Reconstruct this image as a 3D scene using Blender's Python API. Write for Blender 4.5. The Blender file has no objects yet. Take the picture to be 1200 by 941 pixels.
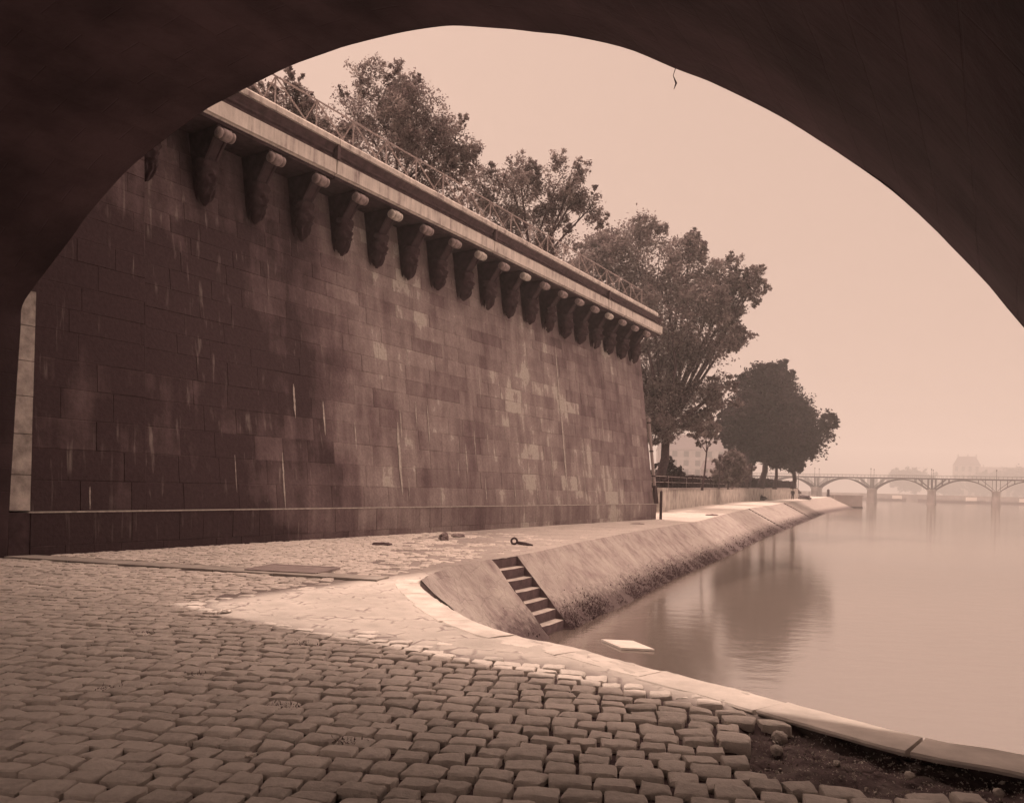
import bpy, math, random
import numpy as np
from mathutils import Vector, noise

# ---------------------------------------------------------------- camera, sky, sun
sc = bpy.context.scene
C = sc.collection
R = math.radians
EYE = 1.55
cam = bpy.data.cameras.new("camera"); co = bpy.data.objects.new("camera", cam); C.objects.link(co)
co.location = (0, 0, EYE)
co.rotation_mode = 'XYZ'
from mathutils import Matrix
ROLL = 0.028
rc = math.sqrt(1 - ROLL*ROLL)
co.matrix_world = Matrix(((rc, -ROLL, 0, 0), (0, 0, -1, 0), (ROLL, rc, 0, EYE), (0, 0, 0, 1)))
cam.sensor_fit = 'HORIZONTAL'; cam.sensor_width = 36; cam.lens = 27.0
cam.shift_y = 0.0821
cam.clip_start = 0.05; cam.clip_end = 4000
sc.camera = co

SUN_AZ, SUN_EL = R(-40), R(57)          # azimuth measured from +Y towards +X
world = bpy.data.worlds.new("World"); sc.world = world; world.use_nodes = True
nt = world.node_tree; nt.nodes.clear()
wo = nt.nodes.new('ShaderNodeOutputWorld'); bg = nt.nodes.new('ShaderNodeBackground')
sky = nt.nodes.new('ShaderNodeTexSky'); sky.sky_type = 'NISHITA'; sky.sun_disc = False
sky.sun_elevation = SUN_EL; sky.sun_rotation = SUN_AZ; sky.dust_density = 4.0
bw = nt.nodes.new('ShaderNodeRGBToBW')
tc = nt.nodes.new('ShaderNodeTexCoord'); sp = nt.nodes.new('ShaderNodeSeparateXYZ')
rmp = nt.nodes.new('ShaderNodeValToRGB')      # thin high overcast: even and bright near the horizon, brighter overhead
e = rmp.color_ramp.elements
e[0].position = 0.0; e[0].color = (0.192,)*3+(1,)
e[1].position = 0.95; e[1].color = (1.35,)*3+(1,)
x = e.new(0.58); x.color = (0.198,)*3+(1,)
mul = nt.nodes.new('ShaderNodeMath'); mul.operation = 'MULTIPLY'
mul.inputs[1].default_value = 0.08
sc10 = nt.nodes.new('ShaderNodeMath'); sc10.operation = 'MULTIPLY'; sc10.inputs[1].default_value = 13.0
add = nt.nodes.new('ShaderNodeMath'); add.operation = 'ADD'
tint = nt.nodes.new('ShaderNodeMixRGB'); tint.blend_type = 'MULTIPLY'; tint.inputs[0].default_value = 1
tint.inputs[2].default_value = (1.0, 0.68, 0.545, 1)
L = nt.links.new
L(sky.outputs[0], bw.inputs[0]); L(bw.outputs[0], mul.inputs[0])
L(tc.outputs['Generated'], sp.inputs[0]); L(sp.outputs[2], rmp.inputs[0])
L(rmp.outputs[0], sc10.inputs[0]); L(mul.outputs[0], add.inputs[0]); L(sc10.outputs[0], add.inputs[1])
L(add.outputs[0], tint.inputs[1]); L(tint.outputs[0], bg.inputs[0]); bg.inputs[1].default_value = 0.10
L(bg.outputs[0], wo.inputs[0])

sun = bpy.data.lights.new("sun", 'SUN'); so = bpy.data.objects.new("sun", sun); C.objects.link(so)
sd = Vector((math.sin(SUN_AZ)*math.cos(SUN_EL), math.cos(SUN_AZ)*math.cos(SUN_EL), math.sin(SUN_EL)))
so.rotation_euler = sd.to_track_quat('Z', 'Y').to_euler(); so.location = (0, 0, 80)
sun.energy = 1.4; sun.angle = R(0.8); sun.color = (1.0, 0.74, 0.60)
sc.view_settings.view_transform = 'Standard'; sc.view_settings.look = 'None'
sc.view_settings.exposure = 1.29; sc.view_settings.gamma = 1.0
sc.render.engine = 'CYCLES'
sc.cycles.volume_bounces = 0
sc.cycles.max_bounces = 6

rng = np.random.default_rng(7)
random.seed(7)

# ---------------------------------------------------------------- materials
def base_tone(g, warm=None):
    """a grey of the print: dark ones lean to plum, light ones neutral"""
    k = min(1, g/0.36)
    return (g*1.03, g*(0.64+0.31*k), g*(0.75+0.13*k))

class NT:
    def __init__(s, name, rough=0.9):
        s.m = bpy.data.materials.new(name); s.m.use_nodes = True
        s.t = s.m.node_tree; s.b = s.t.nodes['Principled BSDF']
        s.b.inputs['Roughness'].default_value = rough
        s.b.inputs['Specular IOR Level'].default_value = 0.25
    def n(s, ty, **kw):
        o = s.t.nodes.new(ty)
        for k, v in kw.items(): setattr(o, k, v)
        return o
    def l(s, a, b): s.t.links.new(a, b)
    def coords(s, scale=(1, 1, 1), gen='Object'):
        t = s.n('ShaderNodeTexCoord'); m = s.n('ShaderNodeMapping'); m.inputs['Scale'].default_value = scale
        s.l(t.outputs[gen], m.inputs[0]); return m.outputs[0]
    def noise(s, scale, detail=6, vec=None, rough=0.6):
        o = s.n('ShaderNodeTexNoise'); o.inputs['Scale'].default_value = scale
        o.inputs['Detail'].default_value = detail; o.inputs['Roughness'].default_value = rough
        if vec is not None: s.l(vec, o.inputs['Vector'])
        return o.outputs['Fac']
    def ramp(s, fac, stops):
        o = s.n('ShaderNodeValToRGB'); el = o.color_ramp.elements
        while len(el) < len(stops): el.new(0.5)
        for q, (p, c) in zip(el, stops):
            q.position = p; q.color = tuple(c)+(1,) if len(c) == 3 else c
        s.l(fac, o.inputs[0]); return o.outputs[0]
    def math(s, op, a, b=None):
        o = s.n('ShaderNodeMath', operation=op)
        for i, v in enumerate((a, b)):
            if v is None: continue
            if isinstance(v, (int, float)): o.inputs[i].default_value = v
            else: s.l(v, o.inputs[i])
        return o.outputs[0]
    def mix(s, fac, a, b, mode='MIX'):
        o = s.n('ShaderNodeMixRGB', blend_type=mode)
        for i, v in enumerate((fac, a, b)):
            if isinstance(v, (int, float)): o.inputs[i].default_value = v
            elif isinstance(v, tuple): o.inputs[i].default_value = v+(1,)
            else: s.l(v, o.inputs[i])
        return o.outputs[0]
    def color(s, c): s.l(c, s.b.inputs['Base Color'])
    def bump(s, h, strength=0.5, dist=0.02, prev=None):
        o = s.n('ShaderNodeBump'); o.inputs['Strength'].default_value = strength; o.inputs['Distance'].default_value = dist
        s.l(h, o.inputs['Height'])
        if prev is not None: s.l(prev, o.inputs['Normal'])
        s.l(o.outputs[0], s.b.inputs['Normal']); return o.outputs[0]

def simple(name, g, var=0.3, scale=6, rough=0.9, bump=0.4, bd=0.01, col=None):
    k = NT(name, rough)
    c = col or base_tone(g)
    lo = tuple(v*(1-var) for v in c); hi = tuple(min(1, v*(1+var)) for v in c)
    v = k.coords()
    f = k.noise(scale, 8, v)
    k.color(k.ramp(f, [(0.3, lo), (0.7, hi)]))
    k.bump(k.noise(scale*5, 8, v), bump, bd)
    return k.m

def wall_material():
    k = NT('sooty_ashlar', 0.95)
    at = k.n('ShaderNodeAttribute', attribute_name='shade')
    v = k.coords()
    big = k.noise(0.16, 4, v)
    med = k.noise(1.6, 8, v)
    streak = k.noise(1.0, 6, k.coords((2.2, 2.2, 0.22)))
    fine = k.noise(14, 8, v)
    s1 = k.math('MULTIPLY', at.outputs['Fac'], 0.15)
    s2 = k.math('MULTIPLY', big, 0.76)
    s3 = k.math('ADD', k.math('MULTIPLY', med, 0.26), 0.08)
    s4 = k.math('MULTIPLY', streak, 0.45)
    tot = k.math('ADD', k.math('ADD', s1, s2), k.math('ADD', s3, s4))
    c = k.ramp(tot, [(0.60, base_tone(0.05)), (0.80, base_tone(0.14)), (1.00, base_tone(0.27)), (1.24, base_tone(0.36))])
    c = k.mix(0.35, c, k.ramp(fine, [(0.35, (0.55,)*3), (0.65, (1.3,)*3)]), 'MULTIPLY')
    # lime bloom that runs down from some joints
    ln = k.noise(1.0, 3, k.coords((9, 9, 0.55)), 0.5)
    gate = k.noise(0.8, 3, v)
    lm = k.math('MULTIPLY', k.ramp(ln, [(0.60, (0,)*3), (0.72, (1,)*3)]), k.ramp(gate, [(0.44, (0,)*3), (0.62, (1,)*3)]))
    c = k.mix(k.math('MULTIPLY', lm, 0.45), c, base_tone(0.34))
    k.color(c)
    k.bump(k.math('ADD', fine, k.math('MULTIPLY', med, 1.5)), 0.6, 0.02)
    return k.m

M = {}
M['wall'] = wall_material()
M['plinth'] = wall_material()
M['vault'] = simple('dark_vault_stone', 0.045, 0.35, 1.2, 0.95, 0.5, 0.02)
M['pier_stone'] = simple('pale_pier_stone', 0.34, 0.5, 3.5, 0.95, 0.5, 0.02)
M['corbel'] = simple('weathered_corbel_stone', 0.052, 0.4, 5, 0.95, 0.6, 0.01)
M['iron'] = simple('dull_iron', 0.05, 0.3, 20, 0.7, 0.3, 0.002)
M['rail'] = simple('grey_painted_iron', 0.26, 0.3, 20, 0.7, 0.3, 0.002)
M['bark'] = simple('dark_bark', 0.06, 0.4, 6, 0.95, 0.8, 0.03)
M['far_stone'] = simple('far_stone', 0.28, 0.25, 0.3, 0.95, 0.2, 0.02)
M['far_roof'] = simple('far_slate', 0.10, 0.2, 0.5, 0.9, 0.2, 0.02)
M['cloth_dark'] = simple('dark_cloth', 0.03, 0.3, 8, 0.95, 0.3, 0.01)
M['skin'] = simple('skin', 0.30, 0.1, 8, 0.7, 0.1, 0.002)
M['lime'] = simple('lime_bloom', 0.36, 0.35, 12, 0.95, 0.4, 0.004)
M['paper'] = simple('pale_paper', 0.72, 0.08, 9, 0.9, 0.2, 0.004)
M['plate'] = simple('worn_iron_plate', 0.27, 0.25, 6, 0.8, 0.4, 0.004)
M['smooth_stone'] = simple('smooth_stone_band', 0.36, 0.25, 3, 0.95, 0.5, 0.01)
M['wood'] = simple('old_wood', 0.16, 0.3, 8, 0.9, 0.4, 0.004)
M['glass'] = simple('dark_window', 0.04, 0.2, 1, 0.3, 0.0, 0.001)
M['scroll'] = simple('pale_scroll_stone', 0.42, 0.35, 9, 0.9, 0.5, 0.006)  # scrolls paler than the corbel bodies

def cornice_mat():
    k = NT('cornice_limestone', 0.9)
    v = k.coords(); f = k.noise(2.0, 8, v)
    st = k.noise(1.0, 6, k.coords((7, 7, 0.8)))
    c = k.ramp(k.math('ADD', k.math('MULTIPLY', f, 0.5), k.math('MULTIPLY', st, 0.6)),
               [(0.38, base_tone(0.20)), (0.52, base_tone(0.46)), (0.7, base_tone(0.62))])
    k.color(c); k.bump(k.noise(16, 8, v), 0.5, 0.01); return k.m
M['cornice'] = cornice_mat()
M['cornice_dark'] = simple('dark_moulding', 0.085, 0.4, 5, 0.95, 0.5, 0.01)  # moulded band darker than the fascia and coping

def ground_mat():
    k = NT('sandy_paving', 0.95)
    at = k.n('ShaderNodeAttribute', attribute_name='dust')
    v = k.coords()
    f = k.noise(0.7, 8, v); g = k.noise(18, 8, v); h = k.noise(2.6, 8, v)
    sand = k.ramp(k.math('ADD', k.math('MULTIPLY', f, 0.5), k.math('MULTIPLY', h, 0.5)),
                  [(0.36, base_tone(0.37)), (0.52, base_tone(0.49)), (0.66, base_tone(0.58))])
    earth = k.ramp(g, [(0.3, base_tone(0.045)), (0.7, base_tone(0.13))])
    c = k.mix(at.outputs['Fac'], earth, sand)
    # dark specks: joints of setts that show through the sand
    vo = k.n('ShaderNodeTexVoronoi', feature='DISTANCE_TO_EDGE'); vo.inputs['Scale'].default_value = 4.6
    k.l(v, vo.inputs['Vector'])
    e = k.ramp(vo.outputs['Distance'], [(0.02, (1,)*3), (0.09, (0,)*3)])
    pat = k.ramp(h, [(0.50, (0,)*3), (0.60, (1,)*3)])
    c = k.mix(k.math('MULTIPLY', k.math('MULTIPLY', e, pat), 0.6), c, base_tone(0.15))
    k.color(c)
    hgt = k.math('ADD', k.math('MULTIPLY', g, 0.7), k.math('MULTIPLY', h, 0.5))
    hgt = k.math('SUBTRACT', hgt, k.math('MULTIPLY', k.math('MULTIPLY', e, pat), 0.9))
    k.bump(hgt, 0.7, 0.02); return k.m
M['ground'] = ground_mat()

def sett_mat():
    k = NT('worn_granite_setts', 0.8)
    at = k.n('ShaderNodeAttribute', attribute_name='shade')
    v = k.coords(); g = k.noise(22, 8, v); f = k.noise(0.6, 5, v)
    t = k.math('ADD', k.math('MULTIPLY', at.outputs['Fac'], 0.20), k.math('ADD', k.math('MULTIPLY', g, 0.45), k.math('MULTIPLY', f, 0.55)))
    c = k.ramp(t, [(0.42, base_tone(0.42)), (0.60, base_tone(0.58)), (0.82, base_tone(0.70))])
    k.color(c); k.bump(k.math('ADD', g, k.math('MULTIPLY', k.noise(70, 4, v), .5)), 0.9, 0.010); k.b.inputs['Specular IOR Level'].default_value = 0.3
    return k.m
M['sett'] = sett_mat()

def slope_mat():
    k = NT('pitched_embankment', 0.95)
    t = k.n('ShaderNodeTexCoord')
    v = k.coords()
    z = k.n('ShaderNodeSeparateXYZ'); k.l(v, z.inputs[0])
    f = k.noise(1.2, 8, v); g = k.noise(9, 8, v)
    st = k.noise(1.0, 7, k.coords((3, 3, 1.6)))
    c = k.ramp(k.math('ADD', k.math('MULTIPLY', f, 0.5), k.math('MULTIPLY', st, 0.5)),
               [(0.36, base_tone(0.22)), (0.5, base_tone(0.33)), (0.66, base_tone(0.42))])
    # slime and weed belt near the water line
    belt = k.math('ADD', k.math('MULTIPLY', z.outputs[2], -1.0), k.math('MULTIPLY', g, 0.9))
    c = k.mix(k.ramp(belt, [(0.0, (0,)*3), (1.0, (1,)*3)]), c, c)
    b2 = k.math('MULTIPLY', k.math('SUBTRACT', belt, 1.32), 2.6)
    cl = k.n('ShaderNodeClamp'); k.l(b2, cl.inputs[0])
    c = k.mix(k.math('MULTIPLY', cl.outputs[0], 0.85), c, base_tone(0.06))
    vo = k.n('ShaderNodeTexVoronoi', feature='DISTANCE_TO_EDGE'); vo.inputs['Scale'].default_value = 2.4; vo.inputs['Randomness'].default_value = .55
    k.l(v, vo.inputs['Vector'])
    e = k.ramp(vo.outputs['Distance'], [(0.0, (1,)*3), (0.03, (0,)*3)])
    c = k.mix(k.math('MULTIPLY', e, 0.22), c, base_tone(0.10))
    k.color(c)
    k.bump(k.math('SUBTRACT', k.math('ADD', g, f), k.math('MULTIPLY', e, 0.15)), 0.8, 0.04); return k.m
M['slope'] = slope_mat()

def water_mat():
    k = NT('river_water', 0.09)
    k.color(k.ramp(k.noise(0.05, 3, k.coords()), [(0.3, (0.12, 0.10, 0.088)), (0.7, (0.15, 0.125, 0.11))]))
    k.b.inputs['IOR'].default_value = 6.0; k.b.inputs['Specular IOR Level'].default_value = 0.5
    v = k.coords((1.0, 1.6, 1))
    h = k.math('ADD', k.noise(1.4, 4, v), k.math('MULTIPLY', k.noise(6, 4, v), 0.25))
    k.b.inputs['Metallic'].default_value = 0.0; k.bump(h, 0.12, 0.05); return k.m
M['water'] = water_mat()

def leaf_mat(name, g, tr=0.35):
    m = bpy.data.materials.new(name); m.use_nodes = True; t = m.node_tree; t.nodes.clear()
    o = t.nodes.new('ShaderNodeOutputMaterial'); d = t.nodes.new('ShaderNodeBsdfDiffuse'); q = t.nodes.new('ShaderNodeBsdfTranslucent')
    a = t.nodes.new('ShaderNodeAttribute'); a.attribute_name = 'shade'
    r = t.nodes.new('ShaderNodeValToRGB')
    r.color_ramp.elements[0].color = base_tone(g*0.55)+(1,); r.color_ramp.elements[1].color = base_tone(g*1.7)+(1,)
    mx = t.nodes.new('ShaderNodeMixShader'); mx.inputs[0].default_value = tr
    t.links.new(a.outputs['Fac'], r.inputs[0]); t.links.new(r.outputs[0], d.inputs[0]); t.links.new(r.outputs[0], q.inputs[0])
    t.links.new(d.outputs[0], mx.inputs[1]); t.links.new(q.outputs[0], mx.inputs[2]); t.links.new(mx.outputs[0], o.inputs[0])
    return m
M['leaf'] = leaf_mat('leaf', 0.17, 0.45)
M['leaf_dark'] = leaf_mat('leaf_dark', 0.035, 0.25)
M['weed'] = leaf_mat('weed', 0.09, 0.2)

# ---------------------------------------------------------------- mesh helpers
class MB:
    def __init__(s): s.v = []; s.f = []
    def add(s, v, f):
        o = len(s.v); s.v += [tuple(p) for p in v]; s.f += [tuple(i+o for i in q) for q in f]
    def box(s, o, ax, ay, az):
        """box from centre o and three half-axis vectors"""
        o, ax, ay, az = map(Vector, (o, ax, ay, az)); v = []
        for i in (-1, 1):
            for j in (-1, 1):
                for k in (-1, 1): v.append(o+ax*i+ay*j+az*k)
        s.add(v, [(0, 1, 3, 2), (4, 6, 7, 5), (0, 4, 5, 1), (2, 3, 7, 6), (0, 2, 6, 4), (1, 5, 7, 3)])
    def tube(s, pts, rad, n=8, cap=True):
        pts = [Vector(p) for p in pts]
        if isinstance(rad, (int, float)): rad = [rad]*len(pts)
        v = []; f = []; prev = None
        for i, p in enumerate(pts):
            d = (pts[min(i+1, len(pts)-1)]-pts[max(i-1, 0)]).normalized()
            a = d.orthogonal().normalized() if prev is None else (prev-d*prev.dot(d)).normalized()
            prev = a; b = d.cross(a)
            for j in range(n):
                t = 2*math.pi*j/n; v.append(p+(a*math.cos(t)+b*math.sin(t))*rad[i])
        for i in range(len(pts)-1):
            for j in range(n):
                k = (j+1) % n; f.append((i*n+j, i*n+k, (i+1)*n+k, (i+1)*n+j))
        if cap:
            f.append(tuple(range(n))[::-1]); f.append(tuple(range((len(pts)-1)*n, len(pts)*n)))
        s.add(v, f)
    def build(s, name, m, parent=None, smooth=False):
        me = bpy.data.meshes.new(name); me.from_pydata(s.v, [], s.f); me.update()
        return link(name, me, m, parent, smooth)

def link(name, me, m, parent=None, smooth=False):
    if m: me.materials.append(m)
    if smooth: me.polygons.foreach_set('use_smooth', [True]*len(me.polygons))
    o = bpy.data.objects.new(name, me); C.objects.link(o)
    if parent: o.parent = parent
    return o
def np_mesh(name, v, f, m, parent=None, shade=None, smooth=False, attr='shade'):
    v = np.asarray(v, dtype=np.float32); f = np.asarray(f, dtype=np.int32); k = f.shape[1]
    me = bpy.data.meshes.new(name)
    me.vertices.add(len(v)); me.vertices.foreach_set('co', v.ravel())
    me.loops.add(f.size); me.loops.foreach_set('vertex_index', f.ravel())
    me.polygons.add(len(f)); me.polygons.foreach_set('loop_start', np.arange(0, f.size, k, dtype=np.int32))
    me.update(calc_edges=True); me.validate()
    me.polygons.foreach_set('use_smooth', [bool(smooth)]*len(me.polygons))
    if shade is not None:
        a = me.attributes.new(attr, 'FLOAT', 'POINT'); a.data.foreach_set('value', np.asarray(shade, dtype=np.float32))
    return link(name, me, m, parent, smooth)
def tag(o, label=None, cat=None, group=None, kind=None):
    if label: o['label'] = label
    if cat: o['category'] = cat
    if group: o['group'] = group
    if kind: o['kind'] = kind
    return o
def empty(name, loc=(0, 0, 0)):
    o = bpy.data.objects.new(name, None); C.objects.link(o); o.location = loc; o.empty_display_size = 0.3
    return o
def adopt(root):
    """children meshes were written in world coordinates: keep them there under a moved root"""
    bpy.context.view_layer.update()
    for c in root.children: c.matrix_parent_inverse = Matrix.Translation(-root.location)

# ---------------------------------------------------------------- wall frame: s along the wall, p out of it
W0 = Vector((-8.95, 14.3, 0)); WS = Vector((.535, .845, 0)).normalized(); WN = Vector((.845, -.535, 0)).normalized()
def WP(s, p, z): return W0+WS*s+WN*p+Vector((0, 0, z))
def batter(s, z):
    b = 0.055 if s < 2.3 else 0.125
    return -max(0, z-0.8)*b

# ---------------------------------------------------------------- quay edge: top and foot of the river embankment
def gz(y): return 0.0 if y < 45 else (y-45)/80*0.5 if y < 125 else 0.5+(y-125)/65*0.5
NEAR = [(5.6, 2.0), (4.6, 3.3), (3.75, 4.1), (3.1, 4.67), (2.72, 4.9), (2.28, 5.4), (1.81, 6.03), (1.13, 6.8), (.58, 7.5), (.09, 7.94), (-.39, 8.7), (-.85, 9.9), (-1.22, 11.1), (-1.42, 11.95), (-1.42, 12.35)]
SLOPE = [((-1.41, 12.3), (.02, 12.95)), ((-1.34, 13.3), (.10, 13.5)), ((-.98, 14.7), (.42, 14.5)), ((-.39, 16.1), (.86, 15.5)),
         ((.15, 17.05), (1.37, 16.45)), ((.9, 18.9), (2.2, 18.4)), ((1.69, 21.1), (3.15, 20.4)), ((4.0, 26.8), (5.6, 26.3)), ((5.77, 30.8), (7.3, 30.0)), ((9.2, 38.3), (10.9, 37.7)),
         ((14.5, 51.9), (16.8, 51.2)), ((21.6, 69), (24.6, 68)), ((28.6, 84), (31.6, 83)), ((46.4, 124), (50, 122.5)), ((79, 190), (84, 188)),
         ((74, 202), (78, 206)), ((30, 216), (30, 221)), ((-80, 222), (-80, 228))]
def catmull(pts, n):
    P = [Vector(p) for p in pts]; P = [P[0]*2-P[1]]+P+[P[-1]*2-P[-2]]; out = []
    for i in range(1, len(P)-2):
        for k in range(n):
            t = k/n
            out.append(0.5*((2*P[i])+(P[i+1]-P[i-1])*t+(2*P[i-1]-5*P[i]+4*P[i+1]-P[i+2])*t*t+(3*P[i]-P[i-1]-3*P[i+1]+P[i+2])*t**3))
    out.append(P[-2]); return out
near_c = catmull(NEAR, 8)
_ey = [p.y for p in near_c][::-1]+[s[0][1] for s in SLOPE[1:15]]; _ex = [p.x for p in near_c][::-1]+[s[0][0] for s in SLOPE[1:15]]
# near curve is ordered from right to left, so build y -> x table sorted by y
_o = sorted(zip(_ey, _ex)); _ey = [a for a, b in _o]; _ex = [b for a, b in _o]
def edge_x(y):
    if y < 2.0: return 5.6-.633*(2.0-y)
    return float(np.interp(y, _ey, _ex))
def left_x(y):
    if y < 14.0: return -13.0
    if y < 41: return .633*y-18-0.6
    return float(np.interp(y, [41, 53, 104, 145, 200], [7.2, 8.5, 29.5, 51.2, 60]))

# ---------------------------------------------------------------- ground sheet
def fbm(x, y, sc_, seed=0, oct=4): return noise.fractal(Vector((x*sc_+seed, y*sc_, seed*1.7)), 1.0, 2.0, oct)
def smooth(a, b, x): t = min(1, max(0, (x-a)/(b-a))); return t*t*(3-2*t)
def sandiness(x, y):
    """1 where sand and dust bury the setts, 0 where they stand free"""
    # the free setts reach to a line that runs from the gutter at the left to the kerb at the right
    line = np.interp(x, [-12, -8.5, -4.2, -3.2, -0.8, 0.8, 1.7, 2.3, 4], [13.5, 13.2, 9.9, 8.45, 7.25, 6.3, 5.45, 5.0, 4.6])
    d = y-line+0.35*fbm(x, y, 0.9, 3)
    s = smooth(-0.25, 0.45, d)
    # left of the sand tongue the setts are only half buried
    perp = (x+8.95)*.845-(y-14.3)*.535
    half = smooth(7.3, 6.3, perp+0.25*fbm(x, y, .8, 14))*smooth(9.0, 9.8, y)*(0.25+0.75*smooth(2.0, -3.5, x))
    return s*(1-0.52*half)
def in_patch(x, y):
    """the hole at the lower right where setts are missing and earth shows"""
    n_ = 0.12*fbm(x, y, 2.2, 9)
    ex = edge_x(y)-0.40
    return x > 1.52+n_+0.1*(y-5.0) and 3.95+0.30*max(0, 2.1-x)+n_ < y < 5.15+n_ and x < ex+0.2
def build_ground():
    ys = []
    y = -12.0
    while y < 190:
        ys.append(y)
        y += 0.5 if y < 2 else 0.045 if y < 6.5 else 0.07 if y < 12 else 0.14 if y < 24 else 0.35 if y < 50 else 2.0
    NU = 210; V = []; D = []
    for y in ys:
        x0, x1 = left_x(y), edge_x(y)
        x1 += 0.01
        for i in range(NU+1):
            u = i/NU; u = 1-(1-u)**1.25
            x = x0+(x1-x0)*u
            s = sandiness(x, y) if 2 < y < 45 else (1 if y >= 45 else 0)
            z = gz(y)
            d = s
            if y < 30:
                lump = 0.010*fbm(x, y, 5.0, 1, 3)+0.006*fbm(x, y, 17, 2, 2)
                z += -0.046*(1-s)+lump
                if in_patch(x, y):
                    z -= 0.055+0.05*fbm(x, y, 2.0, 5)-0.03*fbm(x, y, 14, 6); d = 0.06+0.30*max(0, fbm(x, y, 7, 8))
            else: z += 0.012*fbm(x, y, 1.3, 1, 3)
            if 9 < y < 30 and s < .97: d *= 1-.5*smooth(.97, .6, s)*smooth(-1.5, -4.5, x)  # bares dark joints at the left and paints in the weaker light there
            V.append((x, y, z)); D.append(d)
    V = np.array(V); n = NU+1; m = len(ys)
    i, j = np.meshgrid(np.arange(m-1), np.arange(NU), indexing='ij'); a = (i*n+j).ravel()
    F = np.stack([a, a+1, a+1+n, a+n], 1)
    o = np_mesh('ground', V, F, M['ground'], shade=D, smooth=True, attr='dust')
    tag(o, kind='structure')
build_ground()

# ---------------------------------------------------------------- the setts, one mesh (surface of the quay)
def build_setts():
    NX, NY = 7, 6
    gx = np.array([-1, -.90, -.5, 0, .5, .90, 1]); gy = np.array([-1, -.86, -.35, .35, .86, 1])
    V = []; F = []; S = []
    th = R(-9); ct, st_ = math.cos(th), math.sin(th)
    base = 0
    quad = []
    for j in range(NY-1):
        for i in range(NX-1): quad.append((j*NX+i, j*NX+i+1, (j+1)*NX+i+1, (j+1)*NX+i))
    # skirt
    ring = [i for i in range(NX)]+[j*NX+NX-1 for j in range(1, NY)]+[(NY-1)*NX+i for i in range(NX-2, -1, -1)]+[j*NX for j in range(NY-2, 0, -1)]
    nr = len(ring); n0 = NX*NY
    for k in range(nr): quad.append((n0+k, n0+(k+1) % nr, ring[(k+1) % nr], ring[k]))
    quad = np.array(quad)
    v = -16.0
    row = 0
    while v < 27:
        w = random.uniform(0.128, 0.168)
        u = -22.0+random.uniform(0, .2)
        while u < 14:
            l = random.uniform(0.155, 0.235)
            cu, cv = u+l/2, v+w/2+0.02*math.sin(u*1.3+row)+0.05*math.sin(u*0.35+row*0.05)
            u += l+random.uniform(0.008, 0.024)
            x = cu*ct-cv*st_; y = cu*st_+cv*ct
            if y < 1.6 or y > 25: continue
            if x < -0.80*y-1.2 or x > edge_x(y)-0.50 or x < left_x(y)+0.15: continue
            if y > 12.0 and -0.05 < (y-(13.55-0.262*(x+8.0))) < 0.75: continue
            if in_patch(x, y): continue
            s = sandiness(x, y)
            if s > 0.5 and fbm(x, y, 1.1, 12)+random.uniform(-.35, .35) < (s-0.62)*1.6: continue
            near = (x > 0.9 and y < 5.9)
            ang = random.gauss(0, 0.035 if not near else 0.06); ca, sa = math.cos(th+ang), math.sin(th+ang)
            hz = random.gauss(0, 0.0045)+(random.gauss(0, 0.007) if near else 0)
            tx, ty = random.gauss(0, 0.028), random.gauss(0, 0.035)
            if near: tx *= 1.8; ty *= 1.6
            rk = random.uniform(0.7, 1.2)
            hx, hy = l/2-0.004, w/2-0.004
            GX, GY = np.meshgrid(gx, gy)
            # rounded outline
            q = 1-0.05*rk*(np.abs(GX)**6*np.abs(GY)**6)
            sx = hx*(1+random.uniform(-.06, .06)*GY+random.uniform(-.04, .04)*GX*GY); sy = hy*(1+random.uniform(-.08, .08)*GX)
            X = GX*sx*q; Y = GY*sy*q
            for cx_, cy_ in ((-1, -1), (1, -1), (1, 1), (-1, 1)):
                wgt = (1+cx_*GX)*(1+cy_*GY)/4; X = X+wgt*random.gauss(0, .006); Y = Y+wgt*random.gauss(0, .006)
            edge = np.maximum(np.abs(GX)**14, np.abs(GY)**12)
            Z = -0.011*rk*edge-0.0015*(GX**2+GY**2)+random.gauss(0, .003)*GX*GY+tx*X+ty*Y+hz+rng.normal(0, 0.0022, X.shape)
            X = X+rng.normal(0, 0.0022, X.shape); Y = Y+rng.normal(0, 0.0022, X.shape)
            top = np.stack([X.ravel(), Y.ravel(), Z.ravel()], 1)
            sk = top[ring].copy(); sk[:, 2] -= 0.09; sk[:, :2] *= 1.03
            P = np.concatenate([top, sk]); out = P.copy()
            out[:, 0] = x+P[:, 0]*ca-P[:, 1]*sa; out[:, 1] = y+P[:, 0]*sa+P[:, 1]*ca
            if s > 0.5: out[:, 2] += 0.004-0.010*(s)
            V.append(out); F.append(quad+base); S.append(np.full(len(out), random.random())); base += len(out)
        v += w+random.uniform(0.010, 0.022); row += 1
    o = np_mesh('cobblestone_paving', np.concatenate(V), np.concatenate(F), M['sett'], shade=np.concatenate(S), smooth=True)
    o.data.set_sharp_from_angle(angle=R(38))
    tag(o, kind='structure')
build_setts()

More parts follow.
